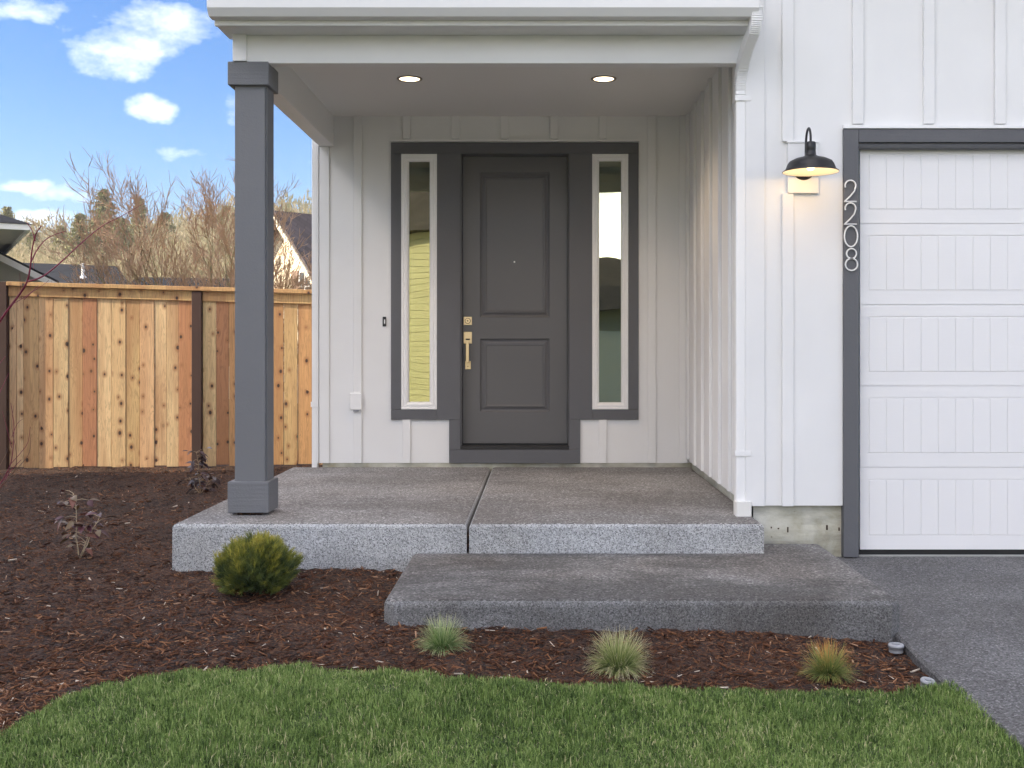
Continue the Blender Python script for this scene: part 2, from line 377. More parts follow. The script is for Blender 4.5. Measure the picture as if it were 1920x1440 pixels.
def soil(name, stops, sc_=6):
    m = Mat(name, (.1, .1, .1), .95); m.col(m.ramp(m.noise(sc_, 6, .65), stops)); m.bump(m.noise(60, 4), .5, .02); return m.m
LAWNM = soil('lawn_soil', [(.3, (.02, .035, .012)), (.7, (.05, .08, .02))], 30)
FIELD = soil('field_grass', [(.3, (.05, .075, .03)), (.7, (.11, .13, .05))], .5)
HILLM = soil('dry_hillside', [(.3, (.16, .13, .06)), (.7, (.34, .27, .14))], .3)
ROAD = soil('street_asphalt', [(.3, (.045, .045, .047)), (.7, (.065, .065, .067))], 3)
CURB = soil('pale_concrete', [(.3, (.33, .33, .31)), (.7, (.42, .42, .40))], 5)

# ------------------------------------------------------------ ground levels
def gz(x, y):
    """mulch / lawn level"""
    t = np.clip((np.asarray(x, float)+.7)/2.35, 0, 1); y = np.asarray(y, float)
    lo = -(6.2-y)*(0.014+0.048*t)
    hi = 0.0+(y-6.2)*0.016
    return np.where(y < 6.2, np.maximum(lo, -.30), np.minimum(hi, .10))
def dz_(y): return 0.013-0.050*(6.4-y)
def npx(x, y, z): return VX+F*x/y, VY-F*(z-HC)/y
EX = np.array([-300, -60, 0, 50, 100, 170, 250, 330, 420, 550, 700, 850, 1000, 1200, 1400, 1600, 1700, 1760, 1800, 2400.])
EY = np.array([1900, 1440, 1385, 1352, 1325, 1300, 1280, 1268, 1261, 1258, 1265, 1278, 1288, 1296, 1302, 1304, 1301, 1296, 1290, 1240.])
def lawn_side(x, y):
    """>0 on the lawn side of the edge (metres roughly)"""
    x = np.asarray(x, float); y = np.asarray(y, float); yy = np.maximum(y, .8)
    px, py = npx(x, yy, gz(x, yy)); wob = 3*np.sin(px*.031)+2*np.sin(px*.083+1)
    return (py-np.interp(px, EX, EY)-wob)/F*yy*(yy/HC)
DXE = 1.645
def vnoise(x, y, s, oct=3):
    o = np.zeros(len(x)); a = 1
    for i in range(oct):
        f = s*2**i
        o += a*(np.sin(x*f*1.3+i*2.1+np.sin(y*f*.9+i)*1.7)*np.cos(y*f*1.1+i*1.3+np.sin(x*f*.7)*1.5)); a *= .5
    return o

gs = 600
gy = np.array([-gs, -14, -3, 2, 4, 6.2, 12, 20, 44, gs]); 
mb = MB(); mb.add([(-gs, -gs, -.42), (gs, -gs, -.42), (gs, 3, -.42), (-gs, 3, -.42)], [(0, 1, 2, 3)])
mb.add([(-gs, 3, -.42), (gs, 3, -.42), (gs, 6.2, -.12), (-gs, 6.2, -.12), (gs, gs, -.06), (-gs, gs, -.06)], [(0, 1, 2, 3), (3, 2, 4, 5)])
mb.build('ground', FIELD, kind='structure')

# mulch bed sheet
nx, ny = 260, 240
gx = np.linspace(-9, 1.70, nx); gyy = 2.9+(12.4-2.9)*np.linspace(0, 1, ny)**1.35
XX, YY = np.meshgrid(gx, gyy); xs = XX.ravel(); ys = YY.ravel()
bumpz = .012*vnoise(xs, ys, 2.1)+.007*vnoise(xs, ys, 9)+.006*nr.standard_normal(len(xs))
berm = .05*np.exp(-((ys-10.2-.08*xs)/.35)**2)
edge = np.clip((xs-1.2)/.4, 0, 1)*np.clip((5.1-ys)/.2, 0, 1)*-.02
zs = gz(xs, ys)+bumpz+berm+edge
ok = lawn_side(xs, ys); zs = np.where(ok > .06, zs-.12, zs)
V = np.stack([xs, ys, zs], 1); idx = np.arange(nx*ny).reshape(ny, nx)
Q = np.stack([idx[:-1, :-1].ravel(), idx[:-1, 1:].ravel(), idx[1:, 1:].ravel(), idx[1:, :-1].ravel()], 1)
put('mulch_bed', np_mesh('mulch_bed', V, Q, MULCH, smooth=True), kind='structure')

def free_mulch(x, y):
    ok = lawn_side(x, y) < .02
    ok &= x < DXE-.01+.02*np.sin(y*9)
    ok &= ~((x > -2.075) & (x < 1.3) & (y > 6.14) & (y < 9.3))
    ok &= ~((x > -.74) & (y > 5.0) & (y < 6.6))
    ok &= ~((x > -1.9) & (y > 9.1)) & (y < 11.6) & (x > -.5*y-.6)
    return ok
def chips(n, seed, lmin, lmax, ymin, ymax, pw, tshift=0, zoff=0.0):
    g = np.random.default_rng(seed)
    t = g.random(n); y = (ymin**(1-pw)+t*(ymax**(1-pw)-ymin**(1-pw)))**(1/(1-pw))
    x = g.uniform(-.52, .36, n)*y
    k = free_mulch(x, y); x = x[k]; y = y[k]; n = len(x)
    z = gz(x, y)+.012*vnoise(x, y, 2.1)+.007*vnoise(x, y, 9)+.05*np.exp(-((y-10.2-.08*x)/.35)**2)+g.uniform(-.004, .010, n)+np.clip((x-1.2)/.4, 0, 1)*np.clip((5.1-y)/.2, 0, 1)*-.02+zoff
    L_ = lmin+(lmax-lmin)*g.random(n)**2.2; W = L_*g.uniform(.12, .38, n); T = W*g.uniform(.25, .6, n)
    a = g.uniform(0, 2*np.pi, n); pit = g.normal(0, .30, n); rol = g.normal(0, .5, n)
    d = np.stack([np.cos(a)*np.cos(pit), np.sin(a)*np.cos(pit), np.sin(pit)], 1)
    sd_ = np.stack([-np.sin(a), np.cos(a), np.zeros(n)], 1); up_ = np.cross(d, sd_)
    s2 = sd_*np.cos(rol)[:, None]+up_*np.sin(rol)[:, None]; u2 = np.cross(d, s2)
    c = np.stack([x, y, z], 1)
    vs = []
    for e, taper in ((-.5, g.uniform(.3, 1, n)), (.5, g.uniform(.2, 1, n))):
        for (p_, q_) in ((-.5, -.3), (.5, -.3), (0, .7)):
            vs.append(c+d*(L_*e)[:, None]+s2*(W*p_*taper)[:, None]+u2*(T*q_*taper)[:, None])
    Vv = np.stack(vs, 1).reshape(-1, 3)
    base = (np.arange(n)*6)[:, None]
    tris = np.array([[0, 1, 2], [3, 5, 4], [0, 3, 4], [0, 4, 1], [1, 4, 5], [1, 5, 2], [2, 5, 3], [2, 3, 0]])
    Fv = (base[:, None, :]+tris[None]).reshape(-1, 3)
    tone = np.clip(g.beta(1.6, 2.6, n)+.10*vnoise(x, y, 1.7)+.05+tshift, 0, 1)
    bright = g.random(n) > .985; tone = np.where(bright, 1.0, np.minimum(tone, .93))
    return Vv, Fv, np.repeat(tone, 6)
A = chips(95000, 1, .008, .050, 3.3, 12, 1.7); B_ = chips(60000, 2, .005, .018, 3.3, 9, 1.9, .02)
V = np.vstack([A[0], B_[0]]); Fv = np.vstack([A[1], B_[1]+len(A[0])]); T_ = np.concatenate([A[2], B_[2]])
put('mulch_chips', np_mesh('mulch_chips', V, Fv, CHIP, {'tone': T_}), kind='stuff', label='rust brown bark mulch chips covering the planting bed', cat='mulch')

# lawn
nx, ny = 200, 120
gx = np.linspace(-2.9, 1.66, nx); gyy = np.linspace(-1.5, 4.75, ny); XX, YY = np.meshgrid(gx, gyy); xs = XX.ravel(); ys = YY.ravel()
zs = gz(xs, ys)+.012+.004*vnoise(xs, ys, 6); zs = np.where((lawn_side(xs, ys) < .0) & (ys > .8), zs-.10, zs)
idx = np.arange(nx*ny).reshape(ny, nx); Q = np.stack([idx[:-1, :-1].ravel(), idx[:-1, 1:].ravel(), idx[1:, 1:].ravel(), idx[1:, :-1].ravel()], 1)
put('lawn', np_mesh('lawn', np.stack([xs, ys, zs], 1), Q, LAWNM, smooth=True), kind='structure')
def blades(n, seed):
    g = np.random.default_rng(seed)
    x = g.uniform(-2.6, 1.67, n); y = g.uniform(2.7, 4.75, n)
    k = (lawn_side(x, y) > g.normal(.0, .016, n)+.012*vnoise(x, y, 8)) & (x < DXE+.02) & (x > -.56*y-.1); x = x[k]; y = y[k]; n = len(x)
    ls = lawn_side(x, y)
    h = g.uniform(.016, .044, n)*(1+.3*vnoise(x, y, 5))*np.clip(.65+ls*6, .6, 1)
    wd = g.uniform(.0010, .0022, n)
    a = g.uniform(0, 2*np.pi, n)+.8*vnoise(x, y, 3); lean = np.abs(g.normal(.55, .42, n))+.1
    z = gz(x, y)+.008
    c = np.stack([x, y, z], 1); d = np.stack([np.cos(a), np.sin(a), np.zeros(n)], 1)
    f = a+g.uniform(1.0, 2.1, n); sdv = np.stack([np.cos(f), np.sin(f), np.zeros(n)], 1)
    upv = np.array([0, 0, 1.0])
    lv = [(0, 0, 1), (.5, .22, .85), (1.0, 1.0, 0)]
    p0 = c; p1 = c+upv*(h*.58*np.cos(lean*.5))[:, None]+d*(h*.58*np.sin(lean*.5))[:, None]
    p2 = p1+upv*(h*.42*np.cos(lean*1.7))[:, None]+d*(h*.42*np.sin(lean*1.7))[:, None]
    vs = np.stack([p0-sdv*wd[:, None], p0+sdv*wd[:, None], p1-sdv*wd[:, None]*.8, p1+sdv*wd[:, None]*.8, p2], 1).reshape(-1, 3)
    b = (np.arange(n)*5)[:, None]; tr = np.array([[0, 1, 3], [0, 3, 2], [2, 3, 4]])
    Fv = (b[:, None, :]+tr[None]).reshape(-1, 3)
    tone = np.clip(g.beta(1.5, 2.0, n)+.10*vnoise(x, y, 2.3)+.12*vnoise(x, y, 17), 0, .92); tone = np.where(g.random(n) > .972-.05*np.clip(vnoise(x, y, 2.9), 0, 1), 1.0, tone)
    return vs, Fv, np.repeat(tone, 5)
V, Fv, T_ = blades(330000, 5)
put('lawn_grass', np_mesh('lawn_grass', V, Fv, GRASS, {'tone': T_}), kind='stuff', label='short green lawn grass in the foreground with a curved edge', cat='grass')

# driveway
mb = MB(); yy_ = [6.6, 6.5, 6.0, 5.0, 4.6, 4.3, 4.0, 3.0, 0.0, -3.4]
left = [1.60, 1.60, 1.60, 1.635, 1.625, 1.63, 1.66, 1.70, 1.72, 1.72]
mb = MB(); n_ = 0
bmv = []
for i, (yy1, xl) in enumerate(zip(yy_, left)):
    zt = dz_(yy1)
    bmv += [(xl, yy1, zt-.16), (xl, yy1, zt-.012), (xl+.012, yy1, zt), (7.4, yy1, zt), (7.4, yy1, zt-.16)]
fs = []
for i in range(len(yy_)-1):
    for k in range(4): a = i*5+k; fs.append((a, a+5, a+6, a+1))
mb.add(bmv, fs); mb.build('driveway', DRIVE, kind='structure')
# street behind the viewer
bx('sidewalk', CURB, None, -60, 60, -4.9, -3.41, -.6, -.36, kind='structure')
bx('street', ROAD, None, -80, 80, -13.0, -5.1, -.7, -.46, kind='structure')

# ------------------------------------------------------------ porch slab and step
ZP = HC-.982; ZS = 0.10
YS0 = 6.16
def rounded_slab(name, m, parent, x0, x1, y0, y1, z0, z1, r=.028, wob=.004, seed=0, ny_=26, label=None, kind=None, jag=.01, corner=0.0):
    """cast block: profile round in x/y outline, worn top arris, uneven foot"""
    g = random.Random(seed); nxs = max(8, int((x1-x0)/.05)); 
    def ring(z, ins, jit):
        pts = []
        xa, xb, ya_, yb = x0+ins, x1-ins, y0+ins, y1
        c = corner
        for i in range(nxs+1):
            t = i/nxs; xx = xa+(xb-xa)*t; d0 = min(xx-xa, xb-xx); yo = 0
            if d0 < c: yo = c-math.sqrt(max(0, c*c-(c-d0)**2))
            pts.append((xx, ya_+yo+jit*(noise.noise((xx*9, z*7, seed))), z))
        ns = ny_
        for i in range(1, ns+1):
            t = i/ns; y = ya_+c+(yb-ya_-c)*t; pts.append((xb+jit*noise.noise((9.1, y*9, z*5+seed)), y, z))
        for i in range(1, ns): pts.append((xa+(xb-xa)*(1), yb, z)) if False else None
        for i in range(ns, -1, -1):
            t = i/ns; y = ya_+c+(yb-ya_-c)*t; pts.append((xa+jit*noise.noise((3.3, y*9, z*5+seed)), y, z))
        return pts
    zz = [(z0, 0, wob*2), (z0+.03, 0, wob), (z0+(z1-z0)*.5, 0, wob), (z1-r, 0, wob)]
    for k in range(1, 6):
        a = k/5*math.pi/2; zz.append((z1-r+r*math.sin(a), r*(1-math.cos(a)), wob*.6))
    rings = [ring(*q) for q in zz]; n = len(rings[0]); vs = [p for q in rings for p in q]; fs = []
    for i in range(len(rings)-1):
        for k in range(n): a = i*n+k; b = i*n+(k+1) % n; fs.append((a, b, b+n, a+n))
    top = list(range((len(rings)-1)*n, len(rings)*n)); cbase = len(vs)
    fs.append(tuple(top))
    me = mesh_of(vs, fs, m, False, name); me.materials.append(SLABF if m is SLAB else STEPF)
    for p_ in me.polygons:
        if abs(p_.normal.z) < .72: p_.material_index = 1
    return put(name, me, parent, label=label, kind=kind)
porch = put('porch_slab', None, kind='structure', label='raised gray exposed aggregate concrete porch'); porch.location = (-.4, 7.5, 0)
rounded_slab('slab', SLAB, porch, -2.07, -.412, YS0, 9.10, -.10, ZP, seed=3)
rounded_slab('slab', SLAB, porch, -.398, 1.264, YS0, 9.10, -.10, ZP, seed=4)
bx('joint_fill', MULCH, porch, -.414, -.396, YS0+.05, 9.1, -.1, ZP-.06)
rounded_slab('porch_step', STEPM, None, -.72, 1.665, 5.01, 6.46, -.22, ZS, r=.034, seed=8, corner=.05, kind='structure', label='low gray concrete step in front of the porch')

# ------------------------------------------------------------ the house
house = thing('house', (1.5, 9.1, 0), 'white board and batten house with gray trimmed entry and garage', 'house')
YB = 9.11; YG = 6.47; XS = 1.234; XL = -1.84
ZW0 = Z(868, YB); ZC = HC+1.942       # siding foot, porch ceiling
ZGB = Z(948, YG)
tk = .023
# rear porch wall in pieces round the entry; walls thick
ex0, ex1 = X(733, YB), X(1197, YB); dx0, dx1 = X(842, YB), X(1088, YB)
ezt, ezb = Z(267, YB), Z(787, YB); dzb = Z(869, YB)
def wall_piece(x0, x1, y0, y1, z0, z1, m=WHITE, name='wall'): return bx(name, m, house, x0, x1, y0, y1, z0, z1)
wall_piece(XL+.0, ex0+.03, YB, YB+.16, ZW0, ZC+.3); wall_piece(ex1-.03, XS+.16, YB, YB+.16, ZW0, ZC+.3)
wall_piece(ex0+.03, ex1-.03, YB, YB+.16, ezt-.02, ZC+.3)
wall_piece(ex0+.03, dx0+.03, YB, YB+.16, ZW0, ezb+.02); wall_piece(dx1-.03, ex1-.03, YB, YB+.16, ZW0, ezb+.02)
# side wall of garage
bx('wall', WHITE, house, XS, XS+.14, YG+.001, YB, ZGB, ZC+.3)
# garage front wall
gx0 = X(1580, YG); ghz = Z(243, YG)
wall_piece(XS+.001, gx0+.02, YG, YG+.14, ZGB, 4.3)
wall_piece(gx0+.02, 6.9, YG, YG+.14, ghz-.03, 4.3)
# battens
def batten(px0, px1, Y, z0, z1): return bx('batten', WHITE, house, X(px0, Y-tk), X(px1, Y-tk), Y-tk, Y, z0, z1, .002)
for a, b in ((662.5, 678), (1215, 1230)): batten(a, b, YB, ZW0, ZC)
for a, b in ((755, 769.5), (847, 862), (939, 954), (1031, 1046), (1123, 1137.5)): batten(a, b, YB, Z(261.5, YB), ZC)
for a, b in ((755, 769.5), (1123, 1137.5)): batten(a, b, YB, ZW0, ezb+.001)
batten(1274, 1289.6, YB, ZW0, ZC)
for yb in (8.61, 8.215, 7.82, 7.425, 7.03, 6.64): bx('batten', WHITE, house, XS-tk, XS, yb, yb+.066, ZGB+.01, ZC, .002)
bx('batten', WHITE, house, XS-tk, XS, 9.0, YB-tk, ZGB+.02, ZC, .002)
batten(1467, 1488, YG, Z(948.5, YG), Z(363, YG)); batten(1467, 1488, YG, Z(266, YG), 4.3)
for k in range(9): batten(1599+133.5*k, 1619.5+133.5*k, YG, Z(233.5, YG), 4.3)
# corner boards
bx('corner_board', WHITE, house, X(1403, YG-.02), X(1434, YG-.02), YG-.02, YG, Z(948.5, YG), 4.3, .002)
bx('corner_board', WHITE, house, XS-.02, XS, YG-.02, YG+.075, Z(948.5, YG), ZC-.002, .002)
bx('corner_board', WHITE, house, X(599, YB-.02), X(617, YB-.02), YB-.02, YB, ZW0, HC+1.69, .002)
bx('corner_board', WHITE, house, XL-.02, XL, YB-.02, YB+.10, ZW0, HC+1.94, .002)
# left flank and body behind (what a step to the side would show)
bx('wall', WHITE, house, XL, XL+.14, YB+.16, 17.0, ZW0, 3.3)
# foundations
bx('foundation', FOUND, house, XL+.03, XS+.03, YB+.004, YB+.2, -.2, ZW0-.001)
bx('foundation', FOUND, house, XS+.035, gx0+.005, YG+.03, YG+.2, -.2, ZGB-.001)
bx('foundation', FOUND, house, XS+.035, XS+.2, YG+.031, YB+.1, -.2, ZGB+.009)
RUST = Mat('rusty_form_tie', (.05, .025, .012), .9).m
for (a, b, w_, h_) in ((1458, 991, 4, 3), (1476, 993, 3, 13), (1549, 989, 4, 12), (1572, 992, 3, 8), (1445, 989, 3, 4)):
    bx('form_tie', RUST, house, X(a, YG+.03), X(a+w_*.7, YG+.03), YG+.026, YG+.031, Z(b+h_*.38, YG+.03), Z(b-h_*.38, YG+.03)).rotation_euler = (0, 0, 0)
# ceiling, beams, soffit, gutter, roof
ZBm = HC+1.69; YBm = 6.46
bxi, bxo = X(626, YB), X(599, YB)
bx('porch_ceiling', CEIL, house, bxi-.001, XS, YBm+.09, YB, ZC, ZC+.05)
bx('side_beam', WHITE_H, house, bxo, bxi, YBm+.09, YB+.02, ZBm, ZC+.25, .003)
bx('front_beam', WHITE_H, house, bxo+.02, XS+.03, YBm, YBm+.09, ZBm, Z(66, YBm), .003)
bx('beam_end_board', WHITE_H, house, X(436, YBm-.018), X(462, YBm-.018), YBm-.018, YBm, ZBm-.004+.014, Z(66, YBm), .002)
zsf = Z(66, YBm)
bx('soffit', WHITE_H, house, bxo-.02, XS-.002, 6.26, YBm+.09, zsf, zsf+.02)
bx('fascia', WHITE_H, house, bxo-.02, XS-.002, 6.235, 6.26, zsf-.01, zsf+.17, .002)
g = MB()
prof = [(6.234, zsf+.14), (6.234, zsf+.02), (6.16, zsf+.02), (6.125, zsf+.06), (6.12, zsf+.12), (6.105, zsf+.14)]
vs = [(xx, y, z) for xx in (bxo-.03, XS-.004) for (y, z) in prof]; n = len(prof)
g.add(vs, [(i, i+1, i+1+n, i+n) for i in range(n-1)]); g.add([vs[i] for i in range(n)], [tuple(range(n))]); g.add([vs[i+n] for i in range(n)], [tuple(range(n))[::-1]])
g.build('gutter', WHITE_V, house)
r = MB(); r.add([(bxo-.05, 6.19, zsf+.17), (XS-.004, 6.19, zsf+.17), (XS-.004, 9.5, zsf+1.4), (bxo-.05, 9.5, zsf+1.4), (bxo-.05, 6.19, zsf+.2), (XS-.004, 6.19, zsf+.2), (XS-.004, 9.5, zsf+1.43), (bxo-.05, 9.5, zsf+1.43)],
              [(0, 3, 2, 1), (4, 5, 6, 7), (0, 1, 5, 4), (1, 2, 6, 5), (2, 3, 7, 6), (3, 0, 4, 7)])
r.build('porch_roof', ROOFD, house)
bx('wall', WHITE, house, XL, 6.9, YB+.17, YB+.31, ZC+.3, 5.6)
r = MB(); r.add([(XL-.3, YB-.2, 5.5), (7.2, YB-.2, 5.5), (7.2, 13.2, 7.6), (XL-.3, 13.2, 7.6), (7.2, 17.3, 5.5), (XL-.3, 17.3, 5.5)], [(0, 1, 2, 3), (3, 2, 4, 5), (0, 3, 5), (1, 4, 2), (0, 5, 4, 1)])
r.build('main_roof', ROOFD, house)
r = MB(); r.add([(XS-.05, 5.9, 4.2), (7.2, 5.9, 4.2), (7.2, 5.9, 4.2), (4.2, 5.9, 5.7), (XS-.05, 9.4, 4.2), (7.2, 9.4, 4.2), (4.2, 9.4, 5.7)], [(0, 1, 3), (0, 3, 6, 4), (1, 5, 6, 3), (4, 6, 5), (0, 4, 5, 1)])
r.build('garage_roof', ROOFD, house)
# column
col = put('porch_column', None, house)
col.location = (0, 0, 0)
ycf = 6.485; s_ = F/ycf
cx0, cx1 = X(440, ycf), X(497, ycf); cwd = cx1-cx0
bx('shaft', GRAY_COL, col, cx0, cx1, ycf, ycf+cwd, ZP+.02, ZBm, .004)
bx('edge_board', GRAY_COL, col, cx1, cx1+.008, ycf+.022, ycf+cwd-.002, ZP+.02, ZBm-.001, .001)
cb0, cb1 = X(426.5, ycf-.03), X(503.5, ycf-.03)
bx('base', GRAY_COLH, col, cb0, cb1, ycf-.03, ycf-.03+(cb1-cb0), Z(962, ycf-.03), Z(903.5, ycf-.03), .004)
bx('cap', GRAY_COLH, col, cb0, cb1, ycf-.03, ycf-.03+(cb1-cb0), Z(159, ycf-.03), Z(115, ycf-.03), .004)
bx('footing_pad', MULCH, col, cb0+.05, cb1-.05, ycf, ycf+.16, ZP-.001, ZP+.03)
# entry trim: recessed door, sidelights
trim_y = YB-.022
def tr(px0, px1, py0, py1, m=GRAY, y=trim_y, y1=None, name='trim_board'):
    return bx(name, m, house, X(px0, y), X(px1, y), y, y1 or YB+.16, Z(py1, y), Z(py0, y), .0015)
tr(733, 752, 288, 768); tr(1178.3, 1197.3, 288, 768)
tr(733, 1197.3, 267, 287.8, GRAY_H)
tr(819.3, 863, 288, 787); tr(1067.5, 1110.3, 288, 787)
tr(733, 819.1, 768.2, 787, GRAY_H); tr(1110.5, 1197.3, 768.2, 787, GRAY_H)
tr(842, 863, 787.2, 843); tr(1067.5, 1088, 787.2, 843)
tr(842, 1088, 843.2, 869, GRAY_H)
bx('flashing', WHITE_V, house, ex0-.004, ex1+.004, YB-.036, YB, ezt+.002, ezt+.018, .001)
# jamb lining and door
jy = YB+.075
bx('jamb', GRAY, house, X(863, trim_y)+.0005, X(867, jy), trim_y+.012, jy+.05, Z(843, trim_y), Z(288, trim_y), .001)
bx('jamb', GRAY, house, X(1065, jy), X(1067.5, trim_y)-.0005, trim_y+.012, jy+.05, Z(843, trim_y), Z(288, trim_y), .001)
bx('jamb', GRAY, house, X(867, jy), X(1065, jy), trim_y+.012, jy+.05, Z(292, jy)-.004, Z(288, trim_y)+.0, .001)
bx('threshold', BLACK, house, X(863, trim_y), X(1067.5, trim_y), trim_y+.008, jy+.08, Z(843, trim_y)+.001, Z(836, trim_y), .003)
door = put('front_door', None, house)
D0, D1 = X(867, jy)+.003, X(1065, jy)-.003; DT, DB = Z(293.5, jy), Z(831, jy)
px_ = lambda a: X(a, jy); pz_ = lambda a: Z(a, jy)
PA = (px_(900), px_(1030.5), pz_(595), pz_(323)); PB = (px_(900), px_(1030.5), pz_(772), pz_(635))
d = MB()
d.box(D0, PA[0], jy, jy+.045, DB, DT); d.box(PA[1], D1, jy, jy+.045, DB, DT)
d.box(PA[0], PA[1], jy, jy+.045, PA[3], DT); d.box(PA[0], PA[1], jy, jy+.045, PB[3], PA[2]); d.box(PA[0], PA[1], jy, jy+.045, DB, PB[2])
d.build('door_slab', DOORP, door)
for q in (PA, PB):
    m_ = MB(); m_.nest(q[0], q[1], q[2], q[3], [(0, jy), (.004, jy+.003), (.008, jy+.013), (.018, jy+.017), (.030, jy+.014), (.036, jy+.006), (.050, jy+.004), (.058, jy+.009)])
    m_.build('door_panel', DOORP, door)
bx('door_sweep', BLACKR, door, D0, D1, jy+.006, jy+.04, Z(836, jy), DB-.001)
# lock, handle, peephole
def disc(mb_, cx, cz, r_, y0, y1, n=28):
    vs = [(cx+r_*math.cos(2*math.pi*k/n), y, cz+r_*math.sin(2*math.pi*k/n)) for y in (y0, y1) for k in range(n)]
    mb_.add(vs, [tuple(range(n))]+[tuple(range(n, 2*n))[::-1]]+[(k, (k+1) % n, (k+1) % n+n, k+n) for k in range(n)]); return mb_
db = bx('deadbolt', NICKEL, door, px_(869.3), px_(885), jy-.008, jy, pz_(609.5), pz_(594), .002)
cxd, czd = px_(877.2), pz_(601.7)
disc(MB(), cxd, czd, .0245, jy-.012, jy-.008).build('ring', BLACKR, door)
disc(MB(), cxd, czd, .0195, jy-.024, jy-.012).build('lock_cylinder', NICKEL, door)
disc(MB(), cxd, czd, .006, jy-.0255, jy-.024).build('keyhole', BLACKR, door)
bx('handle_plate', NICKEL, door, px_(869.3), px_(885), jy-.009, jy, pz_(644.5), pz_(622), .002)
bx('handle_plate', NICKEL, door, px_(872), px_(883), jy-.009, jy, pz_(692.5), pz_(677), .002)
h = MB(); zt_, zb_ = pz_(641), pz_(680)
h.box(px_(874.2), px_(880.2), jy-.056, jy-.045, zb_, zt_, .002); h.box(px_(874.2), px_(880.2), jy-.045, jy-.009, zb_, zb_+.012, .001); h.box(px_(874.2), px_(880.2), jy-.045, jy-.009, zt_-.012, zt_, .001)
h.build('handle', NICKEL, door)
bx('thumb_latch', BLACK, door, px_(873.5), px_(881), jy-.022, jy-.009, pz_(637.5), pz_(635))
disc(MB(), px_(964.5), pz_(491), .007, jy-.001, jy+.010).build('peephole', NUM, door)
disc(MB(), px_(877.5), pz_(687), .004, jy-.0105, jy-.009).build('screw', BLACK, door)
# sidelights
for (a, b, ga, gb) in ((752, 819.3, 766.3, 806), (1110.3, 1178.3, 1123.6, 1164)):
    wdw = put('sidelight_window', None, house); yf = YB-.026
    x0, x1, z0, z1 = X(a, yf), X(b, yf), Z(768, yf), Z(288, yf)
    gi = X(ga, yf)-x0
    MB().nest(x0+.001, x1-.001, z0+.001, z1-.001, [(0, YB+.12), (0, yf+.003), (.003, yf), (.016, yf), (.019, yf+.005), (.028, yf+.005), (.031, yf+.001), (gi-.018, yf+.002), (gi-.004, yf+.012), (gi, yf+.034)], fill=False).build('window_frame', WHITE_V, wdw)
    bx('glass_pane', GLASS, wdw, x0+gi-.006, x1-gi+.006, yf+.034, yf+.038, z0+gi-.006, z1-gi+.006)
# dark hall behind the panes
hall = MB(); hall.add([(-1.6, YB+.17, ZP), (1.2, YB+.17, ZP), (1.2, YB+3, ZP), (-1.6, YB+3, ZP), (-1.6, YB+.17, 3.1), (1.2, YB+.17, 3.1), (1.2, YB+3, 3.1), (-1.6, YB+3, 3.1)], [(0, 1, 2, 3), (4, 7, 6, 5), (2, 6, 7, 3), (0, 3, 7, 4), (1, 5, 6, 2)])
hall.build('hall_interior', paint('hall_walls', (.35, .33, .28)), house)

# garage door
gd_y = YG+.055; GX0 = X(1612, gd_y); gdoor = put('garage_door', None, house)
secs = [(266, 419), (419, 571), (571, 723.5), (723.5, 876), (876, 1030)]
ggx1 = GX0+2.9
bx('door_frame_board', GRAY, house, gx0, X(1610, YG-.022), YG-.022, YG+.09, Z(1045, YG-.022), ghz, .002)
bx('door_frame_board', GRAY_H, house, X(1610, YG-.022)+.001, ggx1+.02, YG-.022, YG+.02, Z(266.5, YG-.022), ghz, .002)
bx('door_frame_board', GRAY, house, ggx1-.02, ggx1+.09, YG-.0215, YG+.09, 0.0, ghz-.09, .002)
g = MB(); g.tube([(X(1610, YG-.02), YG+.016, Z(273, YG)), (ggx1, YG+.016, Z(273, YG))], .022, 10); g.build('top_seal', GRAY_H, house)
bx('wall', WHITE, house, ggx1+.09, 6.9, YG, YG+.14, 0.0, ghz-.03)
bx('flashing', WHITE_V, house, gx0-.003, 6.9, YG-.03, YG, ghz+.002, ghz+.022, .001)
cell = 33.3; plank_me = {}
for i, (ya_, yb_) in enumerate(secs):
    zt_, zb_ = Z(ya_, gd_y)-.0012, Z(yb_, gd_y)+.0012
    if i == 4: zb_ = Z(1030, gd_y)
    # panel field inside the section: recessed 6 mm, planks stand in it with fine grooves
    pzt, pzb = zt_-X(VX+21.5, gd_y)+0, zb_+X(VX+25, gd_y)
    px0 = GX0+X(VX+16, gd_y); px1 = ggx1-.05
    s1 = MB(); 
    s1.box(GX0+.002, px0, gd_y, gd_y+.04, zb_, zt_); s1.box(px1, ggx1, gd_y, gd_y+.04, zb_, zt_)
    s1.box(px0, px1, gd_y, gd_y+.04, pzt, zt_); s1.box(px0, px1, gd_y, gd_y+.04, zb_, pzb)
    s1.box(px0, px1, gd_y+.006, gd_y+.04, pzb, pzt)
    s1.box(GX0+.004, ggx1-.004, gd_y+.005, gd_y+.03, zb_-.002, zt_+.002); s1.build('door_section', GDOOR, gdoor)
    nP = 27; wP = (px1-px0-.008)/nP
    key = round(pzt-pzb, 3)
    for k in range(nP):
        if key not in plank_me:
            mb = MB(); hh = pzt-pzb-.010
            # plank with bevelled arrises
            b_ = .004
            mb.nest(0+.0006, wP-.0006, 0, hh, [(0, .008), (0, .0019), (b_*.9, .0003)])
            plank_me[key] = mesh_of(mb.v, mb.f, GDOOR, False, 'plank')
        o = put('plank', plank_me[key], gdoor); o.location = (px0+.004+k*wP, gd_y, pzb+.005)
bx('bottom_seal', BLACKR, gdoor, GX0-.01, ggx1, gd_y+.012, gd_y+.04, dz_(gd_y)-.001, Z(1030, gd_y)-.001)
bx('sill_strip', CURB, house, GX0-.01, ggx1, gd_y-.028, gd_y+.06, -.05, dz_(gd_y)+.004)
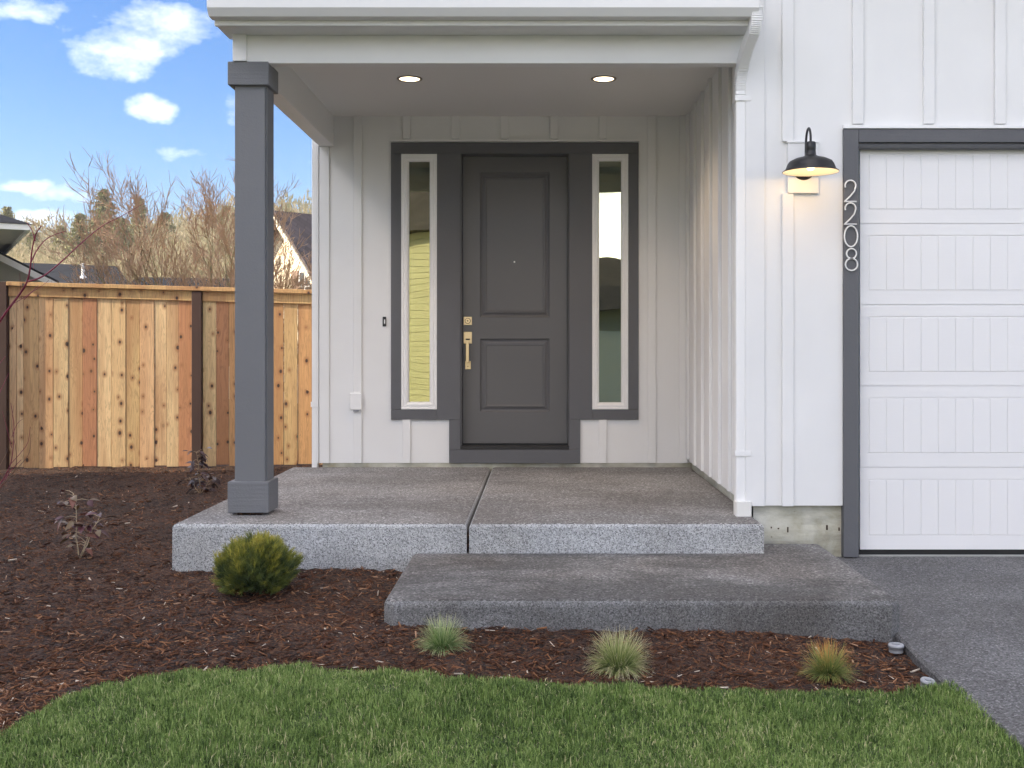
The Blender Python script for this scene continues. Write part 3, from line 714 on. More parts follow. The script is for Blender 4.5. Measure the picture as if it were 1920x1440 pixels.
bx('track_bracket', WHITE_V, house, GX0-.004, GX0+.006, gd_y-.02, gd_y, Z(577, gd_y), Z(540, gd_y), .001)

# ------------------------------------------------------------ fixtures on the house
# wall lamp
lx, ly = X(1520, 6.25), 6.25; zr = Z(323, 6.25)
lamp = thing('wall_lamp', (X(1507, YG), YG, Z(318, YG)), 'black gooseneck barn light with warm bulb on the white wall beside the garage', 'wall lamp')
blk = bx('mounting_block', WHITE_H, lamp, X(1477, YG-.03), X(1535.5, YG-.03), YG-.03, YG, Z(362, YG-.03), Z(268, YG-.03), .002)
bx('block_flashing', WHITE_V, lamp, X(1476, YG-.034), X(1536.5, YG-.034), YG-.036, YG, Z(268, YG-.034)+.001, Z(264, YG-.034), .001)
pc = (X(1507, YG-.03), Z(317, YG-.03))
q = MB()
for (r0, r1, y0, y1) in ((.066, .062, YG-.03, YG-.036), (.062, .050, YG-.036, YG-.046), (.046, .036, YG-.046, YG-.058)):
    n = 32; vs = [(pc[0]+rr*math.cos(2*math.pi*k/n), y, pc[1]+rr*math.sin(2*math.pi*k/n)) for rr, y in ((r0, y0), (r1, y1)) for k in range(n)]
    q.add(vs, [(k, (k+1) % n, (k+1) % n+n, k+n) for k in range(n)]+[tuple(range(n, 2*n))])
q.build('wall_plate', BLACK, lamp)
sh = MB()
rr = .158
sh.lathe([(rr, zr), (rr+.001, zr+.004), (rr*.90, zr+.016), (rr*.83, zr+.045), (rr*.76, zr+.062), (rr*.55, zr+.078), (rr*.30, zr+.088), (.030, zr+.098), (.028, zr+.13), (.029, zr+.132), (.029, zr+.17), (.022, zr+.174), (.001, zr+.174)], lx, ly, 48)
o = sh.build('lamp_shade', BLACK, lamp, smooth=True)
si = MB(); si.lathe([(rr-.001, zr+.001), (rr*.885, zr+.015), (rr*.815, zr+.043), (rr*.74, zr+.059), (rr*.53, zr+.074), (rr*.25, zr+.084), (.001, zr+.085)], lx, ly, 48); si.build('shade_lining', SHADE_IN, lamp, smooth=True)
ar = MB(); pts = []
yA, zA = YG-.05, pc[1]+.0; x0 = pc[0]
top = Z(243, 6.33)
path = [(x0, YG-.05, zr+.05), (x0, YG-.075, zr+.09), (x0, YG-.080, zr+.15), (x0, YG-.084, zr+.20), (x0, YG-.100, zr+.240), (x0-.001, YG-.130, zr+.262), (x0-.002, ly+.055, zr+.262), (lx+.001, ly+.018, zr+.240), (lx, ly, zr+.205), (lx, ly, zr+.165)]
def smooth_path(p, n=6):
    out_ = []
    for i in range(len(p)-1):
        p0 = Vector(p[max(i-1, 0)]); p1 = Vector(p[i]); p2 = Vector(p[i+1]); p3 = Vector(p[min(i+2, len(p)-1)])
        for k in range(n):
            t = k/n; out_.append(.5*((2*p1)+(p2-p0)*t+(2*p0-5*p1+4*p2-p3)*t*t+(3*p1-p0-3*p2+p3)*t**3))
    out_.append(Vector(p[-1])); return out_
ar.tube(smooth_path(path), .0068, 10); ar.build('gooseneck_arm', BLACK, lamp, smooth=True)
bb = MB(); bb.lathe([(.001, zr+.010), (.016, zr+.014), (.026, zr+.03), (.026, zr+.045), (.014, zr+.07), (.012, zr+.083)], lx, ly, 20); bb.build('bulb', BULB2, lamp, smooth=True)
pl = bpy.data.lights.new('lamp_light', 'POINT'); po = bpy.data.objects.new('lamp_light', pl); C.objects.link(po); pl.energy = .26; pl.color = (1, .66, .33); pl.shadow_soft_size = .02
po.location = (lx, ly, zr+.004); po.parent = lamp; po.matrix_parent_inverse = base_matrix(lamp).inverted()

# recessed ceiling lights
proto = None
for k, pxc in enumerate((768, 1132)):
    yc = F*1.942/(VY-147.5); xc = X(pxc, yc)
    if proto is None:
        t = thing('recessed_light', (xc, yc, ZC), '', 'ceiling light', 'lit recessed lights in the porch ceiling')
        m_ = MB(); m_.lathe([(.092, ZC), (.092, ZC-.004), (.086, ZC-.007), (.074, ZC-.006), (.071, ZC-.001)], xc, yc, 36); m_.build('trim_ring', paint('bronze_ring', (.30, .27, .24), .4), t, smooth=True)
        m_ = MB(); m_.lathe([(.0715, ZC-.002), (.04, ZC-.003), (.0005, ZC-.0035)], xc, yc, 36); m_.build('lens', BULB, t, smooth=True)
        al = bpy.data.lights.new('downlight', 'SPOT'); al.energy = 13.0; al.color = (1, .70, .42); al.spot_size = R(125); al.spot_blend = .9; al.shadow_soft_size = .06
        ao = bpy.data.objects.new('downlight', al); C.objects.link(ao); ao.location = (xc, yc, ZC-.012); ao.parent = t; ao.matrix_parent_inverse = base_matrix(t).inverted()
        proto = t; px0c = xc; t['label'] = 'lit recessed light in the porch ceiling above the left sidelight'
    else:
        copy_tree(proto, (xc-px0c, 0, 0), None, 'lit recessed light in the porch ceiling above the right sidelight')

# doorbell, outlet box
t = thing('doorbell', (X(721, YB), YB, Z(603, YB)), 'small black doorbell with a white button left of the entry', 'doorbell')
bx('bell_plate', BLACK, t, X(717.8, YB), X(724.2, YB), YB-.014, YB, Z(612, YB), Z(594, YB), .002)
bx('button', WHITE_V, t, X(720, YB-.017), X(722.2, YB-.017), YB-.018, YB-.014, Z(607, YB), Z(599, YB), .0008)
t = thing('outlet_box', (X(667, YB), YB, Z(753, YB)), 'small white weatherproof outlet box low on the siding left of the entry', 'outlet')
bx('box_body', WHITE_V, t, X(657, YB-.05), X(677, YB-.05), YB-.035, YB-tk, Z(768, YB-.05), Z(738, YB-.05), .004)
bx('box_lid', WHITE_V, t, X(656, YB-.05), X(678, YB-.05), YB-.05, YB-.037, Z(768.5, YB-.05), Z(737, YB-.05), .004)
bx('cord_notch', PIPEG, t, X(662, YB-.05), X(672, YB-.05), YB-.045, YB-.03, Z(772, YB-.05), Z(768.7, YB-.05), .001)

# house numbers
num = thing('house_number', (X(1595, YG), YG-.022, Z(420, YG)), 'slim silver house number 2208 reading down the dark gray garage trim', 'house number')
yn = YG-.034
def npt(px, py): return (X(px, yn), yn, Z(py, yn))
def two(y0):
    pts = []
    for k in range(13):
        a = math.radians(200-k*17.5); pts.append(npt(1594.5+10.0*math.cos(a), y0+11-10*math.sin(a)))
    pts += [npt(1601.5, y0+22), npt(1594, y0+31), npt(1583.5, y0+41)]
    return pts
for y0 in (337, 379.5):
    m_ = MB(); m_.tube(two(y0), .0047, 6); m_.tube([npt(1582.6, y0+41), npt(1606, y0+41)], .0047, 6); m_.build('digit', NUM, num)
m_ = MB(); m_.tube([npt(1595.5+12.3*math.cos(a*math.pi/16), 443-19.5*math.sin(a*math.pi/16)) for a in range(33)], .0047, 6); m_.build('digit', NUM, num)
m_ = MB(); m_.tube([npt(1596.5+9.2*math.cos(a*math.pi/14), 475.5-9.2*math.sin(a*math.pi/14)) for a in range(29)], .0047, 6)
m_.tube([npt(1596.5+11.3*math.cos(a*math.pi/14), 495.8-11.3*math.sin(a*math.pi/14)) for a in range(29)], .0047, 6); m_.build('digit', NUM, num)

# downspouts
def rrect_sweep(pts, wx, wy, corr=None, n=3):
    """rectangular pipe with rounded corners swept along pts (x axis kept)"""
    sec = []
    for (sx, sy) in ((1, 1), (-1, 1), (-1, -1), (1, -1)):
        for k in range(3):
            a = {(1, 1): 0, (-1, 1): 90, (-1, -1): 180, (1, -1): 270}[(sx, sy)]+k*45
            sec.append((sx*(wx/2-.010)+.010*math.cos(R(a)), sy*(wy/2-.010)+.010*math.sin(R(a))))
    m_ = MB(); vs = []; pts = [Vector(p) for p in pts]
    for i, p in enumerate(pts):
        t = (pts[min(i+1, len(pts)-1)]-pts[max(i-1, 0)]).normalized(); xa = Vector((1, 0, 0)); xa = (xa-t*xa.dot(t)).normalized(); yb_ = t.cross(xa)
        s1 = 1.0 if corr is None else corr(i)
        vs += [p+xa*a*s1+yb_*b*s1 for (a, b) in sec]
    k_ = len(sec); fs = [(i*k_+j, i*k_+(j+1) % k_, (i+1)*k_+(j+1) % k_, (i+1)*k_+j) for i in range(len(pts)-1) for j in range(k_)]
    fs.append(tuple(range(k_))); fs.append(tuple(range(len(vs)-k_, len(vs)))[::-1])
    m_.add(vs, fs); return m_
dsx = (X(1380, 6.45)+X(1399, 6.45))/2; dsy = 6.49; dw = X(1399, 6.45)-X(1380, 6.45)
ds = thing('downspout', (dsx, dsy, ZP), 'white downspout with corrugated elbow at the corner between porch and garage', 'downspout', 'white downspouts')
zt = Z(178, dsy-.03)
rrect_sweep([(dsx, dsy, ZP+.05), (dsx, dsy, zt)], dw, .075).build('pipe', WHITE_V, ds)
pa = smooth_path([(dsx, dsy, zt), (dsx, dsy, zt+.06), (dsx+.004, dsy-.035, zt+.14), (dsx+.012, dsy-.16, zt+.24), (dsx+.03, dsy-.26, zt+.31), (dsx+.035, dsy-.30, zt+.36), (dsx+.035, dsy-.31, zt+.42), (dsx+.035, dsy-.31, zsf+.06)], 14)
rrect_sweep(pa, dw*1.04, .078, lambda i: 1.0+.09*(i % 2) if (6 < i < 34 or 56 < i < 92) else 1.03).build('elbow', WHITE_V, ds)
for py in (184, 850): 
    zc_ = Z(py, dsy-.04); bx('strap', WHITE_V, ds, dsx-dw/2-.006, XS+.012, dsy-.046, dsy-.0425, zc_-.016, zc_+.016, .001); bx('strap', WHITE_V, ds, dsx-dw/2-.006, dsx-dw/2-.002, dsy-.0425, dsy+.04, zc_-.016, zc_+.016, .001)
rrect_sweep([(dsx+.012, dsy-.02, ZP), (dsx+.012, dsy-.02, ZP+.085)], dw+.032, .10).build('drain_adapter', PVC, ds)
lsx = X(591.5, YB+.02)
d2 = thing('downspout', (lsx, YB+.02, ZP), 'slim white downspout on the far left corner of the house above the porch edge', 'downspout', 'white downspouts')
rrect_sweep([(lsx, YB+.015, ZP-.005), (lsx, YB+.015, ZBm+.35)], .048, .07).build('pipe', WHITE_V, d2)
bx('strap', WHITE_V, d2, lsx-.03, lsx+.03, YB-.026, YB-.0215, Z(763, YB), Z(753, YB), .001)

# pipe caps in the mulch
def cap_obj(px, py, r_, h_, lab, tilt=0, zo=0.0):
    Yc = (HC+.09)*F/(py-VY); xc = X(px, Yc); zc = float(gz(xc, Yc))-.02+zo
    t = put('drain_cap', None, None, lab, None, 'drain cap', 'gray drain caps in the mulch'); t.location = (xc, Yc, zc)
    m_ = MB(); m_.lathe([(r_, 0), (r_, h_), (r_*1.12, h_), (r_*1.12, h_+.010), (r_*1.0, h_+.014), (r_*.55, h_+.013), (r_*.5, h_+.009), (.0005, h_+.009)], 0, 0, 28)
    me = mesh_of(m_.v, m_.f, PIPEG, True, 'cap_rim'); o = bpy.data.objects.new('cap_rim', me); C.objects.link(o); o.parent = t
    m_ = MB(); m_.box(-r_*.5, r_*.5, -.004, .004, h_+.009, h_+.017); o = bpy.data.objects.new('grip_bar', mesh_of(m_.v, m_.f, PIPEG, False, 'grip_bar')); C.objects.link(o); o.parent = t
    t.rotation_euler = (R(tilt), R(tilt*.6), 0)
cap_obj(1680, 1218, .031, .022, 'round gray plastic drain cap standing at the corner of the concrete step', 0)
cap_obj(1738, 1274, .026, .018, 'flattened gray plastic drain cap in mulch at the edge of the driveway', 9, .006)

# ------------------------------------------------------------ fence
FL = (X(17, 10.8), 10.8); FRt = (X(590, 10.96), 10.96)
fdx = FRt[0]-FL[0]; fdy = FRt[1]-FL[1]; fl = math.hypot(fdx, fdy); fa = math.atan2(fdy, fdx)
fence = thing('cedar_fence', ((FL[0]+FRt[0])/2, (FL[1]+FRt[1])/2, 0), 'new knotty cedar board fence with brown posts beside the house', 'fence')
def fpos(px):
    # intersection of the sight line with the fence line
    k = (px-VX)/F
    # x = k*y ; (x-FL0)/fdx = (y-FL1)/fdy
    y = (FL[0]-fdx/fdy*FL[1])/(k-fdx/fdy); return Vector((k*y, y, 0))
edges = [-70, -43, -18, 17, 31, 44, 73, 100, 128, 155, 182, 209, 236, 262, 289, 312, 335, 362, 380, 405, 429, 455, 481, 507, 532, 558, 585, 611, 637]
cols = {'p': (.70, .49, .26), 'g': (.58, .37, .17), 't': (.64, .42, .21), 'r': (.44, .20, .095), 'o': (.52, .29, .12)}
seq = 'tgtppgtpgrptgtpprsprotgogottg'
pm = {}
def fence_piece(name, p0, p1, d0, d1, z0, z1, m, c=.003, color=None, zslope=0):
    Lx = (p1-p0).length; mb_ = MB().box(-Lx/2, Lx/2, d0, d1, 0, z1-z0, c)
    o = put(name, mesh_of(mb_.v, mb_.f, m, False, name), fence); mid = (p0+p1)/2
    o.location = (mid.x, mid.y, z0); o.rotation_euler = (0, 0, fa)
    o.color = (*(color or (.6, .38, .18)), 1); return o
ztop = lambda y: Z(np.interp(0, [0], [0]), 1)
def ftop(px): return 527.5+(px-0)*(543.5-527.5)/590
for i in range(len(edges)-1):
    a, b = edges[i], edges[i+1]
    if (a, b) in ((362, 380), (-18, 17)): continue
    p0, p1 = fpos(a+.5), fpos(b-.5); yy1 = (p0.y+p1.y)/2
    zt_ = Z(ftop((a+b)/2)+10, yy1); zb_ = Z(876-(a+b)/2*.012, yy1)
    c = cols.get(seq[i % len(seq)], cols['t']); j = rnd.uniform(.9, 1.1)
    j2 = rnd.uniform(-.004, .004)
    fence_piece('board', p0, p1, 0+j2, .019+j2, zb_-rnd.uniform(0, .02), zt_, CEDAR, .002, (c[0]*j, c[1]*j*rnd.uniform(.95, 1.05), c[2]*j))
for (a, b) in ((-1.5, 17), (362, 380)):
    p0, p1 = fpos(a), fpos(b); fence_piece('post', p0, p1, -.06, .02, -.1, Z(ftop(a)+(9 if a > 0 else 1), p0.y), POSTM, .004, (.055, .024, .018) if a > 0 else (.05, .027, .025))
for (a, b) in ((17.5, 361.5), (380.5, 640)):
    p0, p1 = fpos(a), fpos(b); y_ = (p0.y+p1.y)/2
    z1_ = Z(ftop((a+b)/2)+8.5, y_); o = fence_piece('rail_board', p0, p1, -.026, -.005, z1_-.098, z1_-.002, CEDAR, .002, (.62, .40, .17))
    sl = (Z(ftop(b), fpos(b).y)-Z(ftop(a), fpos(a).y))/(p1-p0).length; o.rotation_euler = (0, -math.atan(sl), fa)
p0, p1 = fpos(17.5), fpos(640); y_ = (p0.y+p1.y)/2; zc_ = Z(ftop(328)+4, y_)
o = fence_piece('cap_board', p0, p1, -.075, .06, zc_-.022, zc_+.018, CEDAR, .003, (.56, .35, .15)); o.rotation_euler = (0, -math.atan((Z(ftop(640), p1.y)-Z(ftop(17), p0.y))/(p1-p0).length), fa)

# ------------------------------------------------------------ plants
def tuft(name, x, y, r_, h_, n, seed, stops, label, fade=0.0):
    g = np.random.default_rng(seed); z0 = float(gz(x, y))-.005
    a = g.uniform(0, 2*np.pi, n); el = np.arccos(np.clip(1-g.random(n)*.98, 0, 1)); el = np.clip(el, .03, 1.5)
    Lb = r_*1.05*g.uniform(.65, 1.25, n)*(1-.1*el)
    Lb = np.where(el < .7, h_*g.uniform(.8, 1.08, n), Lb)
    br = r_*.18*np.sqrt(g.random(n)); 
    c = np.stack([x+br*np.cos(a), y+br*np.sin(a), np.full(n, z0)], 1)
    d = np.stack([np.cos(a), np.sin(a)], 1); seg = 4; wv = g.uniform(.0010, .0021, n); boff = g.normal(0, .13, n); bend = g.normal(0, 1, n)
    f = a+np.pi/2+g.normal(0, .6, n); sdv = np.stack([np.cos(f), np.sin(f), np.zeros(n)], 1)
    pts = [c]; cur = c
    for k in range(seg):
        e = el*(.70+(.24+.10*boff)*k)+bend*k*k*.05; st = Lb/seg
        cur = cur+np.stack([d[:, 0]*np.sin(e)*st, d[:, 1]*np.sin(e)*st, np.cos(e)*st], 1); cur[:, 2] = np.maximum(cur[:, 2], z0+.004); pts.append(cur)
    vs = []; tone = []
    for k in range(seg+1):
        wk = wv*(1-.8*k/seg); vs += [pts[k]-sdv*wk[:, None], pts[k]+sdv*wk[:, None]]; tn = np.clip(k/seg*(1-fade*np.clip(el/1.1, 0, 1))+g.normal(0, .04, n)+boff, 0, 1); tone += [tn, tn]
    V = np.stack(vs, 1).reshape(-1, 3); T1 = np.stack(tone, 1).reshape(-1); m1 = 2*(seg+1); b = (np.arange(n)*m1)[:, None]
    q_ = np.array([[2*k, 2*k+1, 2*k+3, 2*k+2] for k in range(seg)]); Fv = (b[:, None, :]+q_[None]).reshape(-1, 4)
    mt = leafmat(name+'_blades', stops, trans=.3)
    t = thing(name, (x, y, z0), label, 'ornamental grass', 'young ornamental grass tufts along the step')
    put('blades', np_mesh('blades', V, Fv, mt, {'tone': T1}), t, kind=None)
tuft('grass_tuft', X(829, 4.66), 4.66, .118, .155, 900, 21, [(0, (.05, .07, .02)), (.3, (.11, .22, .06)), (.7, (.34, .44, .18)), (1, (.62, .60, .36))], 'small green grass tuft left of centre in front of the step')
tuft('grass_tuft', X(1160, 4.46), 4.46, .142, .180, 1300, 22, [(0, (.06, .07, .025)), (.3, (.14, .21, .06)), (.7, (.40, .44, .17)), (1, (.68, .60, .40))], 'largest pale green grass tuft in mulch, middle of the three')
tuft('grass_tuft', X(1553, 4.48), 4.48, .118, .155, 1100, 23, [(0, (.05, .06, .02)), (.3, (.15, .23, .06)), (.6, (.40, .38, .12)), (1, (.78, .28, .08))], 'orange tipped grass tuft nearest the driveway', .42)

# dwarf pine
def dwarf_pine():
    Yp = 5.62; xc = X(481, Yp); z0 = float(gz(xc, Yp)); rx, rz = .212, .17
    t = thing('dwarf_pine', (xc, Yp, z0), 'round dwarf mugo pine with yellow green tips in front of the porch slab', 'shrub')
    g = np.random.default_rng(31); vs = []; tn = []
    mb_ = MB(); ns = 1150
    cl = []
    for i in range(58):
        zf = 1-1.55*(i+.5)/58; a = i*2.39996+g.normal(0, .25); rr_ = math.sqrt(max(0, 1-zf*zf)); cl.append((Vector((rr_*math.cos(a), rr_*math.sin(a), zf)).normalized(), g.uniform(.86, 1.12), g.uniform(-.16, .16)))
    for i in range(ns):
        zf = 1-1.62*(i+.5)/ns; a = i*2.39996; rr_ = math.sqrt(max(0, 1-zf*zf)); dcl, ck, ct_ = min((((q[0]-Vector((rr_*math.cos(a), rr_*math.sin(a), zf))).length), q[1], q[2]) for q in cl)
        k = (.88+.15*math.exp(-(dcl/.17)**2))*(.8+.2*ck)*(g.uniform(.86, 1.04) if i % 2 else g.uniform(.6, .92))*(1+.07*math.sin(a*3+zf*5)+.05*math.sin(a*7))
        n_ = Vector((rr_*math.cos(a), rr_*math.sin(a), zf)); tip = Vector((xc+n_.x*rx*k, Yp+n_.y*rx*k, z0+.135+n_.z*rz*k))
        if tip.z < z0+.01: tip.z = z0+.01
        dr = (n_*.8+Vector((0, 0, .75))+Vector(g.normal(0, .18, 3))).normalized()
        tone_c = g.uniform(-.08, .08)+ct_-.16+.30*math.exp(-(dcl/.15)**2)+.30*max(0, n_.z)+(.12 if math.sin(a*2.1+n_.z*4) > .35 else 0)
        L0 = g.uniform(.035, .055); base = tip-dr*L0
        for j in range(34):
            f = g.random(); p0 = base+dr*L0*f; ph = g.uniform(0, 6.283); sp_ = g.uniform(.35, .8)*(1.1-f*.4)
            o1 = dr.orthogonal().normalized(); o2 = dr.cross(o1); sdv = (o1*math.cos(ph)+o2*math.sin(ph))
            nd = (dr+sdv*sp_).normalized(); Ln = g.uniform(.022, .038); wv = nd.cross(Vector(g.normal(0, 1, 3))).normalized()*.0015
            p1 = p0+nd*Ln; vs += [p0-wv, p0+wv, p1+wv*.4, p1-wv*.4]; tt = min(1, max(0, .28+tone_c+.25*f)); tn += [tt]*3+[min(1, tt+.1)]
    V = np.array([tuple(p) for p in vs]); n = len(V)//4; Q = np.arange(n*4).reshape(n, 4)
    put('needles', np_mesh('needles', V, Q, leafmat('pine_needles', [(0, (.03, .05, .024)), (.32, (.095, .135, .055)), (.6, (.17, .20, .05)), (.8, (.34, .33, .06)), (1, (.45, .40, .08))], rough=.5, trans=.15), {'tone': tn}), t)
    br = MB()
    for i in range(26):
        a = g.uniform(0, 6.28); e = g.uniform(.2, 1.3); dd = Vector((math.cos(a)*math.sin(e), math.sin(a)*math.sin(e), math.cos(e)*.8))
        p0 = Vector((xc, Yp, z0+.01)); br.tube([p0, p0+dd*.07+Vector((0, 0, .03)), p0+dd*.17+Vector((0, 0, .05))], [.009, .006, .003], 5)
    br.build('stems', CONB, t)
dwarf_pine()

# leafy young shrubs
def leaf_mesh(m_, p, d, up_, Ln, Wd, curl):
    d = d.normalized(); sdv = d.cross(up_).normalized(); nn = sdv.cross(d)
    prof = [(0, .05), (.2, .6), (.45, 1.0), (.7, .75), (.9, .3), (1, .02)]
    vs = []
    for (t, wf) in prof:
        c = p+d*Ln*t-nn*curl*t*t*Ln; vs += [c-sdv*Wd*wf*.5+nn*Wd*wf*.14, c-nn*.001, c+sdv*Wd*wf*.5+nn*Wd*wf*.14]
    fs = []
    for i in range(len(prof)-1):
        a = 3*i; fs += [(a, a+1, a+4, a+3), (a+1, a+2, a+5, a+4)]
    m_.add(vs, fs)
def young_shrub(px, py, Yp, scale, seed, leafcols, stemc, label, nst, nl):
    g = random.Random(seed); xc = X(px, Yp); z0 = float(gz(xc, Yp))-.01
    t = thing('young_shrub', (xc, Yp, z0), label, 'shrub', 'young leafy shrubs in the mulch')
    st = MB(); lms = [MB() for _ in leafcols]
    for s1 in range(nst):
        a = g.uniform(0, 6.28); sx = g.uniform(.02, .10)*(1 if s1 else .2)
        H_ = scale*(1 if s1 == 0 else g.uniform(.35, .75)); pts = [Vector((xc, Yp, z0))]
        for k in range(1, 7):
            f = k/6; pts.append(Vector((xc+math.cos(a)*sx*f*2+g.uniform(-.008, .008), Yp+math.sin(a)*sx*f*2+g.uniform(-.008, .008), z0+H_*f)))
        st.tube(pts, [.0045*(1-.11*k) for k in range(7)], 6)
        for j in range(nl if s1 == 0 else nl//2):
            f = g.uniform(.30, 1.0) if s1 == 0 else g.uniform(.2, 1); q = f*6; i = min(5, int(q)); p = pts[i].lerp(pts[i+1], q-i)
            a2 = g.uniform(0, 6.28); side = Vector((math.cos(a2), math.sin(a2), g.uniform(-.1, .55))).normalized(); reach = g.uniform(.02, .10)
            q2 = p+side*reach; st.tube([p, p.lerp(q2, .5)+Vector((0, 0, .008)), q2], [.0018, .0014, .0009], 4)
            for z_ in range(g.randint(1, 3)):
                dd = (side+Vector((g.uniform(-.7, .7), g.uniform(-.7, .7), g.uniform(-.5, .3)))); upv = Vector((g.uniform(-.5, .5), g.uniform(-.6, .3), 1))
                leaf_mesh(g.choice(lms), q2, dd, upv, g.uniform(.040, .078), g.uniform(.026, .048), g.uniform(.1, .9))
    st.build('stems', Mat('stem', stemc, .7).m, t)
    for i, (lm, lc) in enumerate(zip(lms, leafcols)): lm.build('leaves', Mat('shrub_leaf', lc, .38).m, t, smooth=True)
young_shrub(375, 928, 9.15, .36, 5, [(.035, .018, .022), (.06, .03, .035), (.10, .095, .11)], (.35, .25, .15), 'young shrub with dark burgundy leaves behind the column near the fence', 3, 26)
young_shrub(148, 1052, 6.5, .40, 12, [(.16, .055, .035), (.085, .03, .038), (.13, .085, .04), (.06, .026, .032)], (.48, .38, .25), 'young shrub with sparse rusty red leaves and pale stems at the left in mulch', 3, 17)

# red twig dogwood
def dogwood():
    Yd = 9.2
    t = thing('red_twig_dogwood', (X(-20, Yd), Yd, 0.03), 'leafless red twig dogwood with crimson stems at the left edge', 'shrub')
    m_ = MB()
    def br(pts, r0, r1, dy=0.0, y0=0.0, n=5):
        q = [Vector(P(a, b, Yd+y0+dy*i/len(pts))) for i, (a, b) in enumerate(pts)]; q = smooth_path(q, 5)
        m_.tube(q, [r0+(r1-r0)*i/(len(q)-1) for i in range(len(q))], n)
    br([(-60, 930), (-45, 780), (-25, 650), (0, 602), (32, 558), (50, 530), (57, 500), (60, 470), (67, 440), (77, 424)], .013, .004, -.5)
    br([(66, 452), (60, 432), (50, 417)], .005, .003, 0, -.45)
    br([(58, 492), (72, 465), (92, 445), (124, 433)], .006, .0025, .1, -.4)
    br([(53, 528), (80, 518), (110, 495), (150, 458), (190, 425), (230, 404), (272, 380)], .008, .002, .5, -.35)
    br([(45, 562), (60, 548), (80, 535), (92, 525)], .003, .0015, 0, -.3)
    br([(20, 572), (45, 558), (62, 545), (72, 535)], .003, .0015, .2, -.3)
    br([(-50, 950), (-20, 930), (8, 895), (22, 860), (26, 800), (20, 755)], .007, .002, .2)
    br([(20, 870), (38, 850), (52, 830), (57, 800)], .003, .0015, .1)
    br([(-40, 960), (0, 915), (18, 885), (40, 862)], .007, .002, .1, .1)
    br([(22, 840), (12, 800), (4, 770)], .003, .0012, 0, .1)
    br([(22, 820), (32, 795), (44, 785)], .003, .0012, 0, .1)
    br([(-70, 940), (-60, 860), (-30, 800), (0, 735), (16, 700)], .007, .002, .3)
    br([(-80, 950), (-40, 800), (-10, 700), (10, 668)], .007, .002, .3)
    br([(40, 560), (38, 530), (37, 512)], .002, .001, 0, -.3)
    br([(62, 505), (64, 478), (61, 462)], .002, .001, 0, -.3)
    m_.build('stems', paint('crimson_bark', (.20, .022, .05), .5), t, smooth=True)
    m2 = MB(); m_ = m2
    def br2(pts, r0, r1): 
        q = smooth_path([Vector(P(a, b, Yd-.1)) for a, b in pts], 4); m2.tube(q, [r0+(r1-r0)*i/(len(q)-1) for i in range(len(q))], 4)
    br2([(-10, 925), (15, 895), (40, 870), (55, 848), (58, 815)], .004, .0015); br2([(-15, 935), (10, 905), (28, 880), (30, 845), (22, 800), (26, 760)], .004, .0015); br2([(-20, 920), (-4, 880), (12, 850), (18, 830)], .003, .001)
    m2.build('brown_stems', Mat('brown_stem', (.16, .09, .055), .7).m, t)
dogwood()

# ------------------------------------------------------------ neighbours beyond the fence
def prism_roof(name, parent, pts, m): m_ = MB(); m_.add(*pts); return m_.build(name, m, parent)
# white house at the far left
Ya = 20.0
hA = thing('neighbour_house', (X(-100, Ya), Ya+3, 0), 'white neighbour house with gray shingle eave beyond the fence at the left edge', 'house')
xw = X(17, Ya); ze = Z(432, Ya)
bx('wall', NWHITE, hA, xw-7, xw, Ya, Ya+8, -.2, ze+.12)
bx('fascia', NWHITE, hA, xw-7.4, X(56, Ya-.4), Ya-.42, Ya-.38, Z(432, Ya-.4), Z(421, Ya-.4), .004)
bx('fascia', NWHITE, hA, X(56, Ya-.4)-.02, X(56, Ya-.4)+.02, Ya-.38, Ya+8.4, Z(432, Ya-.4), Z(421, Ya-.4), .004)
bx('soffit', NGRAY, hA, xw-7.4, X(56, Ya-.4)-.021, Ya-.379, Ya+8.4, ze+.02, ze+.05)
e1 = X(56, Ya-.4)+.03; e0 = xw-7.45; zt_ = Z(420.5, Ya-.4); c0 = (e0+e1)/2
prism_roof('roof', hA, ([(e0, Ya-.45, zt_), (e1, Ya-.45, zt_), (e1, Ya+8.45, zt_), (e0, Ya+8.45, zt_), (e1-4.0, Ya+4, zt_+1.7), (e0+3.6, Ya+4, zt_+1.7)], [(0, 1, 4, 5), (1, 2, 4), (2, 3, 5, 4), (3, 0, 5), (0, 3, 2, 1)]), ROOFD)
hA_o = Vector((X(56, Ya-.4), Ya-.4, 0))
for ch in hA.children:
    for v_ in ch.data.vertices:
        q = v_.co-hA_o; ca, sa = math.cos(R(30)), math.sin(R(30)); v_.co = Vector((q.x*ca-q.y*sa, q.x*sa+q.y*ca, q.z))+hA_o
# low wing with white rake
hB = thing('neighbour_house', (X(20, 23), 24, 0), 'gray sided low gable wing with a white rake board behind the fence', 'house')
Yb_ = 23.0; a0 = Vector(P(-40, 452, Yb_)); a1 = Vector(P(122, 533, Yb_)); 
m_ = MB(); m_.add([(a0.x, Yb_, -.2), (a1.x-.2, Yb_, -.2), (a1.x-.2, Yb_, a1.z), (a0.x, Yb_, a0.z), (a0.x-3.4, Yb_+6, -.2), (a1.x-3.6, Yb_+6, -.2), (a1.x-3.6, Yb_+6, a1.z), (a0.x-3.4, Yb_+6, a0.z)],
              [(0, 1, 2, 3), (5, 4, 7, 6), (1, 5, 6, 2), (4, 0, 3, 7)]); m_.build('wall', NGRAY, hB)
dn = Vector((0, 0, -.14)); f0 = Vector((0, -.30, 0)); f1 = Vector((0, -.26, 0))
m_ = MB(); m_.add([a0+f0+dn, a1+f0+dn, a1+f0, a0+f0, a0+f1+dn, a1+f1+dn, a1+f1, a0+f1], [(0, 1, 2, 3), (5, 4, 7, 6), (0, 4, 5, 1), (3, 2, 6, 7), (1, 5, 6, 2)]); m_.build('rake_board', NWHITE, hB)
